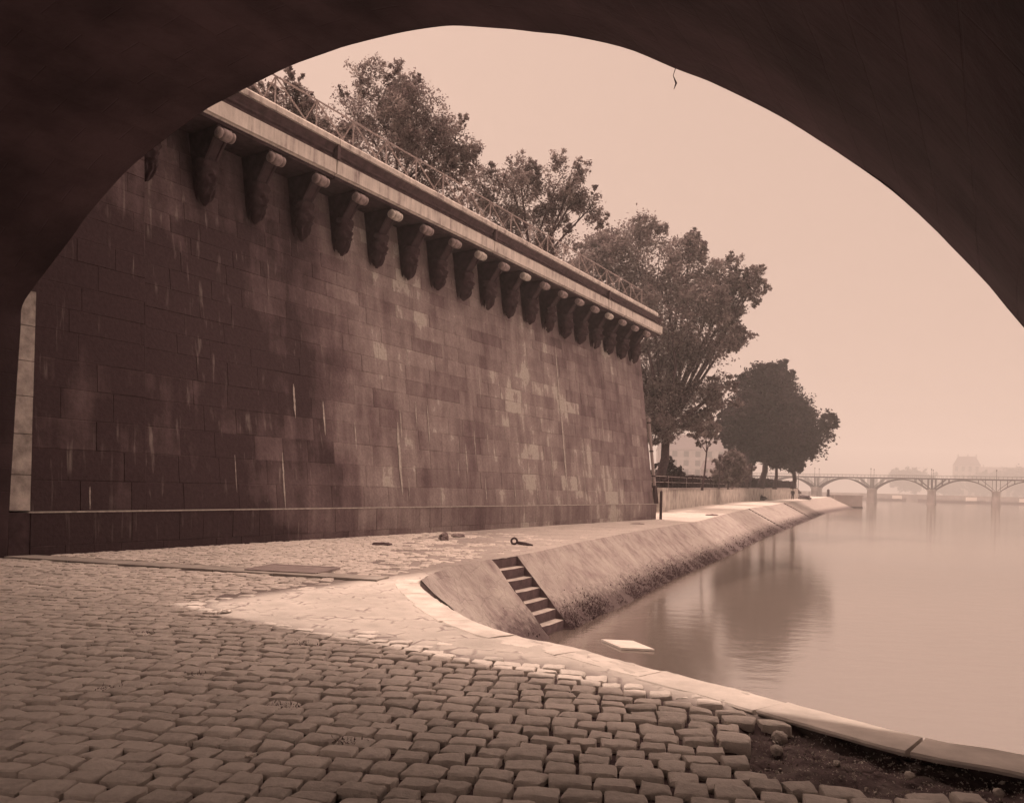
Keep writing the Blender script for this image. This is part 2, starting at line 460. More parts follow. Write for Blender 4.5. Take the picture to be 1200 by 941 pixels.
# ---------------------------------------------------------------- kerb stones along the near edge
def build_kerb():
    mb = MB()
    pts = near_c; L_ = [0]
    for a, b in zip(pts, pts[1:]): L_.append(L_[-1]+(b-a).length)
    def at(d):
        x = float(np.interp(d, L_, [p.x for p in pts])); y = float(np.interp(d, L_, [p.y for p in pts])); return Vector((x, y))
    d = 0.0
    while d < L_[-1]-0.3:
        l = random.uniform(0.85, 1.25); e_ = min(d+l, L_[-1])
        n = 10; W = 0.37+random.uniform(-.03, .04); dz = random.uniform(-.008, .008)
        V = []; F = []
        prof = [(0.0, -0.42), (0.0, -0.02), (0.015, 0.0), (0.2, 0.003), (W-0.012, 0.002), (W, -0.012), (W-0.02, -0.035), (W-0.24, -0.10)]
        for i in range(n+1):
            q = d+0.011+(e_-d-0.022)*i/n; c = at(q); t = (at(min(q+.15, L_[-1]))-at(max(q-.15, 0))).normalized()
            inn = Vector((-t.y, t.x));
            if inn.dot(Vector((-3, 4))-c) < 0 and c.x > -1.3: inn = -inn
            inn = Vector((-t.y, t.x)) if Vector((-t.y, t.x)).x < 0 else Vector((t.y, -t.x))
            for k, (o_, z_) in enumerate(prof):
                j = 0.014*fbm(c.x, c.y, 5, 2)+.008*fbm(c.x, c.y, 19, 3)
                V.append((c.x+inn.x*(o_+j), c.y+inn.y*(o_+j), 0.008+z_+dz+0.004*fbm(c.x, c.y, 9, k+3)))
        m = len(prof)
        for i in range(n):
            for k in range(m-1): F.append((i*m+k, i*m+k+1, (i+1)*m+k+1, (i+1)*m+k))
        F.append(tuple(range(m))); F.append(tuple(range(n*m, n*m+m))[::-1])
        mb.add(V, F); d = e_
    o = mb.build('kerb', M['kerb']); tag(o, kind='structure')
M['kerb'] = simple('kerb_stone', 0.56, 0.22, 2.5, 0.95, 0.6, 0.012)
build_kerb()

# ---------------------------------------------------------------- embankment: near quay wall, slope, stairs
emb = empty('embankment_wall', (1.5, 21, 0))
tag(emb, 'sloping stone embankment between the quay paving and the river', 'embankment')
def build_embankment():
    # near vertical wall under the kerb
    mb = MB(); V = []; F = []
    for p in near_c:
        V += [(p.x+0.01, p.y+0.01, -0.30), (p.x+.05, p.y+.04, -3.0)]
    for i in range(len(near_c)-1): F.append((2*i, 2*i+1, 2*i+3, 2*i+2))
    mb.add(V, F); mb.build('quay_wall', M['slope'], emb)
    # sloping face, in panels that leave the stair bays out
    def seg(i0, i1, t0=0., t1=1.):
        pass
    Tp = [Vector((*a, gz(a[1]))) for a, b in SLOPE]; Bp = [Vector((*b, -1.5)) for a, b in SLOPE]
    # densify, piecewise linear but with smooth interior
    def lerp(i, t):
        return Tp[i].lerp(Tp[i+1], t), Bp[i].lerp(Bp[i+1], t)
    stair_bays = [(3, 0., 1.), (10, .80, .86), (12, .30, .34)]
    NV = 26
    panels = []; cur = []
    for i in range(len(SLOPE)-1):
        bays = [b for b in stair_bays if b[0] == i]
        n = max(4, min(60, int((Tp[i+1]-Tp[i]).length/0.22)))
        ts = [k/n for k in range(n+1)]
        if bays:
            b = bays[0]; a_, c_ = b[1], b[2]
            for t in ts:
                if t < a_-1e-6: cur.append((i, t))
            cur.append((i, a_)); panels.append(cur); cur = [(i, c_)]
            for t in ts:
                if t > c_+1e-6: cur.append((i, t))
            if c_ >= 1: cur = [(i, 1.0)]
        else:
            for t in (ts if not cur else ts[1:]): cur.append((i, t))
    panels.append(cur)
    V = []; F = []; base = 0
    for pi, pan in enumerate(panels):
        for (i, t) in pan:
            a, b = lerp(i, t)
            ext = b+(b-a)*0.8
            for k in range(NV+1):
                q = k/NV; q2 = q*1.8
                P = a+(b-a)*q2
                # round the shoulder and roughen the face
                fall = math.exp(-q2*9)*0.035
                nrm = Vector(((b-a).x*0.6, (b-a).y*0.6, 0.75)).normalized()
                r_ = 0.028*fbm(P.x, P.y+P.z*2, 1.7, 4)+0.014*fbm(P.x+P.z, P.y, 7, 5, 3)
                edge_pan = 0
                P = P+nrm*(r_*smooth(0, 0.12, q2)); P.z -= 0.0
                V.append(P)
        n = NV+1
        for c in range(len(pan)-1):
            for k in range(NV):
                a = base+c*n+k; F.append((a, a+1, a+n+1, a+n))
        base += len(pan)*n
    me = bpy.data.meshes.new('slope'); me.from_pydata(V, [], F); me.update()
    link('slope', me, M['slope'], emb, True)
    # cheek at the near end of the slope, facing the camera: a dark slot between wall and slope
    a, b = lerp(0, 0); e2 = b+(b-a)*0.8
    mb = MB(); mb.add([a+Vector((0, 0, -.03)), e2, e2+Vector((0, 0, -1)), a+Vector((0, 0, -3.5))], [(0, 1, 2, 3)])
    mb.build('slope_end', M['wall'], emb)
    # stairs cut into the slope
    for (i, t0, t1), nst in zip(stair_bays, (7, 12, 10)):
        a0, b0 = lerp(i, t0); a1, b1 = lerp(i, t1)
        h = a0.z+1.5; n = nst
        st = empty('stairs', (a0.x, a0.y, a0.z)); st.parent = emb
        st.matrix_parent_inverse = Matrix.Translation(-emb.location)
        st.location = (0, 0, 0); st.matrix_parent_inverse = Matrix.Identity(4); st.location = -emb.location
        mb = MB(); ck = MB(); rs = MB()
        for k in range(n+2):
            q0, q1 = k/n, (k+1)/n
            p00, p01 = a0.lerp(b0, q0) if q0 <= 1 else a0+(b0-a0)*q0, a1+(b1-a1)*q0
            p10, p11 = a0+(b0-a0)*q1, a1+(b1-a1)*q1
            dn = Vector((0, 0, p10.z-p00.z))
            u0, u1 = p00+Vector((0, 0, -.012)), p01+Vector((0, 0, -.012))
            # worn treads: subdivide across
            m = 6; rows = []
            for g in range(m+1):
                f_ = g/m; sag = -0.012*math.sin(math.pi*f_)-0.006*random.random()
                A = u0.lerp(u1, f_)+Vector((0, 0, sag)); B = A+dn-Vector((0, 0, sag)); Cc = p10.lerp(p11, f_)+Vector((0, 0, sag-.012))
                rows.append((A, B, Cc))
            for g in range(m):
                A, B, Cc = rows[g]; A2, B2, C2 = rows[g+1]
                rs.add([A, B, B2, A2], [(0, 1, 2, 3)]); mb.add([B, Cc, C2, B2], [(0, 1, 2, 3)])
            for (P, Q) in ((p00, p10), (p01, p11)):
                ck.add([P+Vector((0, 0, .0)), Q, P+dn*1.05], [(0, 1, 2)])
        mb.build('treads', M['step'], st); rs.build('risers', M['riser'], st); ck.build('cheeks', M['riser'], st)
M['riser'] = simple('shaded_riser_stone', 0.10, .3, 6, .9, .6, .01)  # shade on risers and cheeks is put into this darker colour
M['step'] = simple('stair_stone', 0.42, 0.25, 4, 0.9, 0.5, 0.01)
build_embankment()

# dark weed and algae tufts along the water line
def build_weeds():
    V = []; F = []; S = []; n = 0
    for i in range(0, 13):
        (a, b), (a2, b2) = SLOPE[i], SLOPE[i+1]
        ln = math.hypot(b2[0]-b[0], b2[1]-b[1]); cnt = int(ln*(620 if i > 3 else 260) if i < 9 else ln*80)
        if i == 3: cnt = 0
        for k in range(cnt):
            t = random.random(); Tt = Vector((a[0]+(a2[0]-a[0])*t, a[1]+(a2[1]-a[1])*t, gz(a[1]))); Bt = Vector((b[0]+(b2[0]-b[0])*t, b[1]+(b2[1]-b[1])*t, -1.5))
            dens = fbm(Bt.x, Bt.y, 0.8, 21)
            q = 1.02-abs(random.gauss(0.07, 0.12))
            if dens+random.uniform(-.3, .5) < 0: continue
            P = Tt.lerp(Bt, q); h = random.uniform(0.012, 0.05)*(1 if i < 9 else 1.8); w = h*0.35
            d = Vector((random.gauss(0, .5), random.gauss(0, .5), 1)).normalized(); s_ = Vector((random.gauss(0, 1), random.gauss(0, 1), 0)).normalized()
            V += [P-s_*w, P+s_*w, P+d*h+s_*w*.3, P+d*h*1.1-s_*w*.3]; F.append((n, n+1, n+2, n+3)); n += 4; S += [random.random()]*4
    o = np_mesh('waterline_weeds', np.array([tuple(v) for v in V]), F, M['weed'], shade=S)
    tag(o, 'dark weeds growing along the foot of the embankment at the water', 'weeds', kind='stuff')
build_weeds()

# ---------------------------------------------------------------- river
mb = MB(); mb.add([(-500, -250, -1.5), (1300, -250, -1.5), (1300, 1500, -1.5), (-500, 1500, -1.5)], [(0, 1, 2, 3)])
tag(mb.build('river_water', M['water']), kind='structure')

# ---------------------------------------------------------------- terrace wall
wall = empty('terrace_wall', WP(15, 0, 0))
tag(wall, 'tall sooty ashlar wall with a carved corbelled cornice above the quay', 'wall')
S1 = 30.6
def ashlar(rows, s0, s1, pf, jd=0.004, rel=0.010, ch=0.012, name='wall_face', m=None, lmin=.7, lmax=1.6, seed=3):
    rnd = random.Random(seed); V = []; F = []; S = []
    z = rows[0]
    for r_i in range(len(rows)-1):
        z0, z1 = rows[r_i], rows[r_i+1]; s = s0-rnd.uniform(0, .5) if False else s0; first = True
        while s < s1-0.05:
            l = rnd.uniform(lmin, lmax)*(0.6 if first and r_i % 2 else 1); first = False
            e_ = s+l
            if e_ > s1-0.3: e_ = s1
            if s < 2.3 < e_ and pf is wall_p: e_ = 2.3
            r = rel*rnd.uniform(0.2, 1.0); shade = min(1, max(0, rnd.gauss(.5, .26)))
            n = len(V); jj = lambda: rnd.uniform(-.004, .004)
            o4 = [(s, z0), (e_, z0), (e_, z1), (s, z1)]; i4 = [(s+ch+jj(), z0+ch+jj()), (e_-ch+jj(), z0+ch+jj()), (e_-ch+jj(), z1-ch+jj()), (s+ch+jj(), z1-ch+jj())]
            sm = (s+e_)/2
            for (a, b) in o4: V.append(WP(a, pf(sm, b)-jd, b))
            tl = rnd.uniform(-.005, .005)
            for q, (a, b) in enumerate(i4): V.append(WP(a, pf(sm, b)+r+tl*(1 if q in (1, 2) else -1), b))
            F += [(n+4, n+5, n+6, n+7), (n, n+1, n+5, n+4), (n+1, n+2, n+6, n+5), (n+2, n+3, n+7, n+6), (n+3, n, n+4, n+7)]
            jt = rnd.choice((shade*.5, shade*.8, shade+.35, shade+.7))
            S += [jt]*4+[shade]*4
            s = e_
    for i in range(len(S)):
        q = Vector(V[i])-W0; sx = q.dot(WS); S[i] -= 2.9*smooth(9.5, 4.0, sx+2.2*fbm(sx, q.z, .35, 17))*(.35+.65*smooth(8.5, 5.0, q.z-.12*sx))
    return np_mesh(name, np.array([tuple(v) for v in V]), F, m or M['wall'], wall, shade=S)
wall_p = batter
rr = random.Random(5); rows = [0.80]
while rows[-1] < 9.3: rows.append(rows[-1]+max(.40, rr.uniform(.56, .66)-.016*len(rows)))
rows[-1] = 9.62
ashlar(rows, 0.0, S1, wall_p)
ashlar([-0.05, 0.17, 0.80], -0.05, S1+0.08, lambda s, z: 0.12, ch=0.008, name='plinth', m=M['plinth'], lmin=.5, lmax=1.1, seed=8)
pz = [0.83, 1.5, 2.25, 2.95, 3.6, 4.25, 4.9]
mb = MB()
for a, b in zip(pz, pz[1:]): mb.box(WP(-.212, -.29, (a+b)/2), WS*.20, WN*(.30+random.uniform(-.006, .006)), Vector((0, 0, (b-a)/2-.006)))
mb.build('pilaster', M['pier_stone'], wall)
mb = MB(); mb.box(WP(-.235, -.25, .38), WS*.18, WN*.36, Vector((0, 0, .42))); mb.build('pilaster_base', M['corbel'], wall)
mb = MB()      # top and end of the plinth, body of the wall, both ends
mb.box(WP((S1+.03)/2, -.02, 0.40)-WN*0.0, WS*((S1+.08)/2+0.02), WN*0.128, Vector((0, 0, 0.395)))
mb.build('plinth_core', M['plinth'], wall)
mb = MB(); mb.box(WP(S1/2, .03, .806), WS*(S1/2+.09), WN*.108, Vector((0, 0, .012))); mb.build('plinth_cap', M['lime'], wall)
mb = MB()
v = [WP(0.005, 0.0-.016, -.1), WP(0.005, 0.0-.016, .8), WP(0.005, batter(0, 9.6)-.016, 9.62), WP(0.005, -2, 9.62), WP(0.005, -2, -.1)]
mb.add(v, [(0, 1, 2, 3, 4)])
v = [WP(S1-.003, -.016, -.1), WP(S1-.003, -.016, .8), WP(S1-.003, batter(9, 9.6)-.016, 9.62), WP(S1-.003, -24, 9.62), WP(S1-.003, -24, -.1)]
mb.add(v, [(0, 1, 2, 3, 4)])
mb.build('wall_end', M['pier_stone'], wall)

# lime streaks under leaking joints
mb = MB()
STR = [(10.58, 3.38, 1.17, .10), (10.74, 3.78, 2.86, .05), (11.51, 4.13, 3.31, .04), (12.1, 4.06, 2.81, .05), (21.18, 5.54, 0.87, .12), (21.14, 7.54, 5.13, .07), (14.07, 2.94, 1.91, .06), (14.64, 3.42, 2.52, .05), (7.56, 3.7, 2.77, .05), (8.73, 3.22, 2.44, .035), (6.54, 4.04, 3.14, .06), (17.04, 1.84, 0.89, .045), (17.73, 1.92, 0.88, .03), (18.67, 1.81, 0.83, .045), (19.5, 1.9, 0.83, .04), (22.96, 3.67, 2.34, .07), (22.82, 1.97, 0.82, .04), (20.07, 3.3, 1.9, .045), (15.45, 3.48, 2.71, .035), (6.04, 2.23, 0.82, .05), (13.56, 2.33, 1.76, .03), (15.11, 1.79, 0.89, .04), (25.17, 4.81, 3.6, .04), (10.92, 1.7, 1.04, .025), (26.26, 2.26, 1.04, .04), (15.21, 5.76, 4.51, .03), (4.6, 2.1, 1.2, .02), (1.1, 1.3, .84, .03)]
for s, z0, z1, w in STR:
    n = 14; V = []; F = []
    for i in range(n+1):
        t = i/n; z = z0+(z1-z0)*t
        ww = w*1.15*(math.sin(math.pi*(0.06+0.92*t))**0.7)*(0.55+0.6*random.random()); cx = s+0.25*w*fbm(s, z*3, 1, 3)
        p = batter(s, z)+0.022
        V += [WP(cx-ww*.5, p, z), WP(cx+ww*.5, p, z)]
        if i: F.append((2*i-2, 2*i-1, 2*i+1, 2*i))
    mb.add(V, F)
mb.build('lime_streak', M['lime'], wall)

# cornice swept along the wall
def sweep(prof, s0, s1, name, m, n=40, wob=0.004):
    mb = MB(); V = []; F = []; k = len(prof)
    for i in range(n+1):
        s = s0+(s1-s0)*i/n
        for j, (p, z) in enumerate(prof): V.append(WP(s, p+wob*fbm(s, j, .9, 3), z+wob*fbm(s, j, .8, 7)))
    for i in range(n):
        for j in range(k-1): F.append((i*k+j, i*k+j+1, (i+1)*k+j+1, (i+1)*k+j))
    F.append(tuple(range(k))); F.append(tuple(range(n*k, n*k+k))[::-1])
    mb.add(V, F); return mb.build(name, m, wall)
cuts = [-0.1, 7.4, 15.0, 24.3, S1+.35]
for a, b in zip(cuts, cuts[1:]):
    g_ = 0.02 if a > 0 else 0
    sweep([(-1.3, 9.62), (0.0, 9.62), (0.0, 9.70), (-.3, 9.701)], a+g_, b-.02, 'soffit', M['corbel'])  # shade beneath the cornice put into the soffit's darker stone
    sweep([(-.3, 9.704), (0.02, 9.704), (.03, 9.73), (.10, 9.74), (.10, 10.09), (.09, 10.10), (-.6, 10.101)], a+g_, b-.02, 'fascia', M['cornice'])
    sweep([(-.6, 10.104), (.04, 10.104), (.06, 10.15), (-.02, 10.17), (-.03, 10.24), (.03, 10.27), (.04, 10.31), (.0, 10.33), (.06, 10.40), (.13, 10.46), (.13, 10.475), (-.6, 10.476)], a+g_, b-.02, 'moulding', M['cornice_dark'])
    sweep([(-.6, 10.48), (.20, 10.48), (.21, 10.60), (.16, 10.66), (-1.3, 10.70)], a+g_, b-.02-(0.9 if b > 30 else 0), 'coping', M['cornice'])
mb = MB()
for c in cuts[1:-1]:
    mb.box(WP(c, -.1, 10.29), WS*0.05, WN*0.27, Vector((0, 0, .19)))
mb.build('joint_block', M['cornice_dark'], wall)

# corbels: body, scroll and carved bearded head
def mask_mesh(seed):
    rnd = random.Random(seed); n, m = 26, 26; V = []; F = []
    beard = rnd.uniform(.8, 1.2); brow = rnd.uniform(.8, 1.3); hair = rnd.uniform(.7, 1.4); wl = rnd.uniform(-.1, .1)
    for i in range(n+1):
        v = i/n; z = 0.40-0.86*v                 # 0.40 crown .. -0.46 beard tip
        # half width and depth of the head by height
        hw = np.interp(v, [0, .06, .18, .4, .6, .78, .92, 1], [.20, .235, .225, .20, .185, .15, .08, .02])
        dp = np.interp(v, [0, .06, .18, .4, .6, .78, .92, 1], [.20, .27, .25, .24, .25, .23*beard, .16, .06])
        for j in range(m+1):
            a = -math.pi*.5+math.pi*j/m; x = math.sin(a)*hw; y = math.cos(a)**.75*dp if abs(math.cos(a)) > 1e-6 else 0
            ax = abs(x)
            g = lambda cx, cz, wx, wz: math.exp(-((ax-cx)/wx)**2-((v-cz)/wz)**2)
            y += .12*g(0, .44, .032, .11)*(1+.6*(v-.4)*5)          # nose
            y += .07*brow*g(.07, .29, .06, .035)                    # brows
            y -= .09*g(.075, .375, .036, .035)                      # eye sockets
            y += .022*g(.075, .38, .02, .018)                        # eyeballs
            y += .030*g(.12, .50, .04, .06)                          # cheeks
            y += .07*g(.06, .575, .06, .028)                        # moustache
            y -= .055*g(0, .625, .05, .016)                          # mouth
            y += .028*g(0, .655, .05, .018)
            if v < .20: y += .06*hair*abs(math.sin(j*1.35+seed))*smooth(0, .05, v)    # wreath of leaves
            if v > .62: y += .035*math.sin(x*60+math.sin(v*18+seed)*1.5)*smooth(.62, .72, v)*smooth(1, .9, v)   # beard locks
            if abs(a) > 1.0 and v < .7: y += .03*math.sin(v*42+seed); x += math.copysign(.018*math.sin(v*38), x)  # curls
            V.append((x+wl*.02, y, z))
    for i in range(n):
        for j in range(m): a = i*(m+1)+j; F.append((a, a+m+1, a+m+2, a+1))
    F.append(tuple(range(m+1)))
    me = bpy.data.meshes.new('mask'); me.from_pydata(V, [], F); me.update(); me.materials.append(M['corbel'])
    me.polygons.foreach_set('use_smooth', [True]*len(me.polygons)); return me
masks = [mask_mesh(k) for k in (1, 4, 9, 13)]
def corbel_body():
    # profile in (y outwards, z), wall at y = -0.97-ish; local y=0 is the fascia plane
    front = [(-.02, 9.60), (-.02, 9.52), (-.20, 9.30), (-.30, 9.15), (-.42, 8.98), (-.54, 8.80), (-.64, 8.62), (-.74, 8.45), (-.82, 8.2), (-.88, 7.95), (-.92, 7.82)]
    V = []; F = []
    for (y, z) in front:
        wd = np.interp(z, [7.8, 8.1, 8.6, 9.2, 9.6], [.10, .17, .19, .215, .24])
        yb = batter(5, z)-.02+.0
        V += [(-wd, yb, z), (-wd, y-.03, z), (-wd*.8, y, z), (-wd*.62, y, z), (-wd*.5, y-.035, z), (wd*.5, y-.035, z), (wd*.62, y, z), (wd*.8, y, z), (wd, y-.03, z), (wd, yb, z)]
    k = 10
    for i in range(len(front)-1):
        for j in range(k-1): a = i*k+j; F.append((a, a+1, a+k+1, a+k))
    F.append(tuple(range(k))[::-1]); F.append(tuple(range((len(front)-1)*k, len(front)*k)))
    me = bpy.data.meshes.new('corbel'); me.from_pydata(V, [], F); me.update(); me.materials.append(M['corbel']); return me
def scroll_mesh(seed):
    rnd = random.Random(seed); V = []; F = []; xs = [-.25, -.25, -.235, -.17, -.155, -.135, -.12, -.10, 0, .10, .12, .135, .155, .17, .235, .25, .25]
    rs = [.02, .115, .135, .135, .112, .112, .135, .15, .152, .15, .135, .112, .112, .135, .135, .115, .02]; n = 18
    for x, r in zip(xs, rs):
        for j in range(n):
            a = 2*math.pi*j/n; q = r*(1+rnd.uniform(-.02, .02)); V.append((x, math.cos(a)*q, math.sin(a)*q))
    for i in range(len(xs)-1):
        for j in range(n): k = (j+1) % n; F.append((i*n+j, i*n+k, (i+1)*n+k, (i+1)*n+j))
    F.append(tuple(range(n))); F.append(tuple(range((len(xs)-1)*n, len(xs)*n))[::-1])
    me = bpy.data.meshes.new('scroll'); me.from_pydata(V, [], F); me.update(); me.polygons.foreach_set('use_smooth', [True]*len(me.polygons)); return me
cb_me = corbel_body()
sc_a = scroll_mesh(1); sc_a.materials.append(M['scroll'])
sc_b = scroll_mesh(2); sc_b.materials.append(simple('greyed_scroll', 0.24, .3, 9, .9, .5, .006))
s_list = [1.05+1.478*k for k in range(20)]
rot = math.atan2(-WS.y, -WS.x)          # local x = -WS ... y = WN
for i, s in enumerate(s_list):
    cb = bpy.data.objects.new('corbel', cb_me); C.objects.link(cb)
    M4 = Matrix(((-WS.x, WN.x, 0, 0), (-WS.y, WN.y, 0, 0), (0, 0, 1, 0), (0, 0, 0, 1)))
    M4 = M4 @ Matrix.Diagonal((.84, 1, .90, 1)); M4.translation = WP(s, 0.0, 9.62*.10)-wall.location
    cb.parent = wall; cb.matrix_local = M4
    sco = bpy.data.objects.new('scroll', sc_b if i not in (1, 6, 9, 11, 16) else sc_a); C.objects.link(sco); sco.parent = cb; sco.location = (0, -.03, 9.40)
    mk = bpy.data.objects.new('mask', masks[(i*7+i//3) % 4]); C.objects.link(mk); mk.parent = cb; mk.location = (0, -.74, 8.36+random.uniform(-.03, .03))
    mk.rotation_euler = (random.uniform(-.06, .06), 0, random.uniform(-.12, .12)); mk.scale = (random.uniform(1.18, 1.3), random.uniform(1.2, 1.35), random.uniform(1.25, 1.38))
for o in list(wall.children):
    if o.name.split('.')[0] != 'corbel': o.matrix_parent_inverse = Matrix.Translation(-wall.location)
for o in emb.children:
    if o.name.split('.')[0] != 'stairs': o.matrix_parent_inverse = Matrix.Translation(-emb.location)

# terrace ground behind the wall
mb = MB(); mb.add([WP(-20, -1.2, 10.2), WP(S1, -1.2, 10.2), WP(S1, -24, 10.2), WP(-20, -24, 10.2)], [(0, 1, 2, 3)])
tag(mb.build('terrace_ground', M['smooth_stone']), kind='structure')
mb = MB(); mb.box(WP(-.02, -1.35, 10.42)+WS*15.2, WS*15.4, WN*0.12, Vector((0, 0, .24)))
mb.build('coping_back', M['cornice'], wall).matrix_parent_inverse = Matrix.Translation(-wall.location)

# ---------------------------------------------------------------- iron railing on the terrace
rail = empty('terrace_railing', WP(15, -.3, 10.68))
tag(rail, 'thin iron railing with slanting braces along the top of the tall wall', 'railing')
mb = MB(); mb.tube([WP(s, -.30, 11.62) for s in (1, 8, 16, 24, 29.0)], .024, 8); mb.build('top_rail', M['rail'], rail)
mb = MB(); mb.tube([WP(s, -.30, 10.84) for s in (1, 8, 16, 24, 29.0)], .014, 8); mb.build('bottom_rail', M['rail'], rail)
s = 1.5
ss = []
while s < 29.1: ss.append(s); s += 1.375
for i, s in enumerate(ss):
    mb = MB(); mb.tube([WP(s, -.30, 10.66), WP(s, -.30, 11.63)], .022, 8); mb.build('post', M['rail'], rail)
    if i < len(ss)-1:
        mb = MB(); mb.tube([WP(s, -.30, 11.60), WP(ss[i+1], -.30, 10.70)], .021, 6); mb.build('brace', M['rail'], rail)
    mb = MB(); mb.tube([WP(s, -.31, 11.60), WP(s, -1.28, 10.68)], .018, 6); mb.build('stay', M['rail'], rail)
adopt(rail)

# ---------------------------------------------------------------- the stone bridge the camera stands under
def vault_mat():
    k = NT('vault_masonry', .95)
    v = k.coords((1, 1, 1), 'UV'); br = k.n('ShaderNodeTexBrick'); k.l(v, br.inputs['Vector'])
    br.inputs['Scale'].default_value = 1.0; br.inputs['Brick Width'].default_value = .95; br.inputs['Row Height'].default_value = .42
    br.inputs['Mortar Size'].default_value = .012; br.inputs['Mortar Smooth'].default_value = .6
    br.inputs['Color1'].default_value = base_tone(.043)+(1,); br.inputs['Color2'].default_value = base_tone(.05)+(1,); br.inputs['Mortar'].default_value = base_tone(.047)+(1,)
    n1 = k.noise(.7, 8, k.coords()); n2 = k.noise(9, 8, k.coords())
    c = k.mix(.8, br.outputs[0], k.ramp(n1, [(.35, (.45,)*3), (.65, (1.5,)*3)]), 'MULTIPLY'); k.color(c)
    k.bump(k.math('SUBTRACT', k.math('ADD', n2, n1), k.math('MULTIPLY', br.outputs['Fac'], .6)), .6, .02); return k.m

PROF = [(0.0, -3.0), (0.1, 0.2), (0.16, 1.44), (0.26, 2.97), (0.35, 4.12), (0.39, 4.52), (0.84, 4.84), (1.93, 5.47), (2.4, 5.77), (3.08, 6.11), (3.83, 6.41), (5.27, 6.77), (5.92, 6.86), (6.56, 6.92), (7.23, 6.97), (7.71, 6.97), (8.16, 6.95), (8.69, 6.9), (9.2, 6.84), (9.71, 6.75), (10.01, 6.67), (10.55, 6.49), (10.97, 6.33), (11.48, 6.12), (11.98, 5.88), (12.39, 5.63), (12.79, 5.37), (13.16, 5.11), (13.52, 4.84), (13.85, 4.56), (14.33, 4.12), (14.59, 3.84), (14.85, 3.53), (15.09, 3.21), (15.34, 2.84), (15.95, 2.0), (16.4, 1.1), (16.7, 0), (16.9, -3)]
prof = []
vp = catmull([(a, b) for a, b in PROF], 3)
prof = [(q.x, q.y) for q in vp]
bridge = empty('stone_bridge', WP(-8, 8, 0)); tag(bridge, 'dark stone arch bridge framing the view from beneath', 'bridge')
SB = -12.0
mb = MB(); V = []; F = []; k = len(prof); NS = 60
for i in range(NS+1):
    s = -.42+(SB+.42)*(i/NS)
    for j, (p, z) in enumerate(prof):
        nz = 0.012*fbm(p+s, z+s*.7, 1.1, 5)
        V.append(WP(s, p+nz, z+nz))
for i in range(NS):
    for j in range(k-1): F.append((i*k+j, i*k+j+1, (i+1)*k+j+1, (i+1)*k+j))
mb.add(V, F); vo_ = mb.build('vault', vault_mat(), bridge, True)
arc = [0]
for a, b in zip(prof, prof[1:]): arc.append(arc[-1]+math.hypot(b[0]-a[0], b[1]-a[1]))
uvl = vo_.data.uv_layers.new(name='UVMap')
for lp_ in vo_.data.loops:
    i_, j_ = divmod(lp_.vertex_index, k); uvl.data[lp_.index].uv = ((SB+.42)*(i_/NS), arc[j_])
for nm, s in (('front_face', -.42), ('back_face', SB)):
    mb = MB(); V = []; F = []
    for (p, z) in prof: V += [WP(s, p, z), WP(s, p, 10.6)]
    for i in range(k-1):
        if prof[i+1][0] > prof[i][0]+1e-5: F.append((2*i, 2*i+1, 2*i+3, 2*i+2))
    n = len(V); V += [WP(s, prof[0][0], -3), WP(s, prof[0][0], 10.6), WP(s, -8, 10.6), WP(s, -8, -3), WP(s, prof[-1][0], -3), WP(s, prof[-1][0], 10.6), WP(s, 26, 10.6), WP(s, 26, -3)]
    F += [(n, n+1, n+2, n+3), (n+4, n+5, n+6, n+7)]
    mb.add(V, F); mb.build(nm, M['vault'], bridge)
mb = MB(); mb.box(WP((SB-.42)/2, 9, 10.75), WS*(-SB/2-.21+.25), WN*17, Vector((0, 0, .14))); mb.build('bridge_deck', M['cornice_dark'], bridge)
for s in (-.63, SB+.2):
    mb = MB(); mb.box(WP(s, 9, 11.3), WS*.2, WN*17, Vector((0, 0, .41))); mb.build('parapet', M['cornice_dark'], bridge)
adopt(bridge)

# ---------------------------------------------------------------- downpipe and corner post at the end of the tall wall
dp = empty('drainpipe', WP(S1+.1, .05, 0)); tag(dp, 'iron drainpipe running down the far corner of the tall wall', 'drainpipe')
mb = MB(); mb.tube([WP(S1+.13, batter(9, z)+.10, z) for z in (5.3, 4, 3, 1.5)], .085, 10); mb.build('pipe', M['rail'], dp)
mb = MB(); mb.tube([WP(S1+.13, batter(9, z)+.11, z) for z in (1.75, 1.7, .82)], [.12, .12, .12], 10); mb.build('shoe', M['iron'], dp)
for z in (5.1, 3.6, 2.3):
    mb = MB(); mb.tube([WP(S1+.13, batter(9, z)+.10, z), WP(S1+.13, batter(9, z)+.10, z-.08)], .115, 10); mb.build('collar', M['iron'], dp)
adopt(dp)
mb = MB(); mb.tube([WP(S1+.35, .28, z) for z in (-.05, 1.45, 1.5)], [.075, .07, .03], 10)
tag(mb.build('iron_post', M['iron']), 'slim upright iron post at the foot of the tall wall corner', 'post')

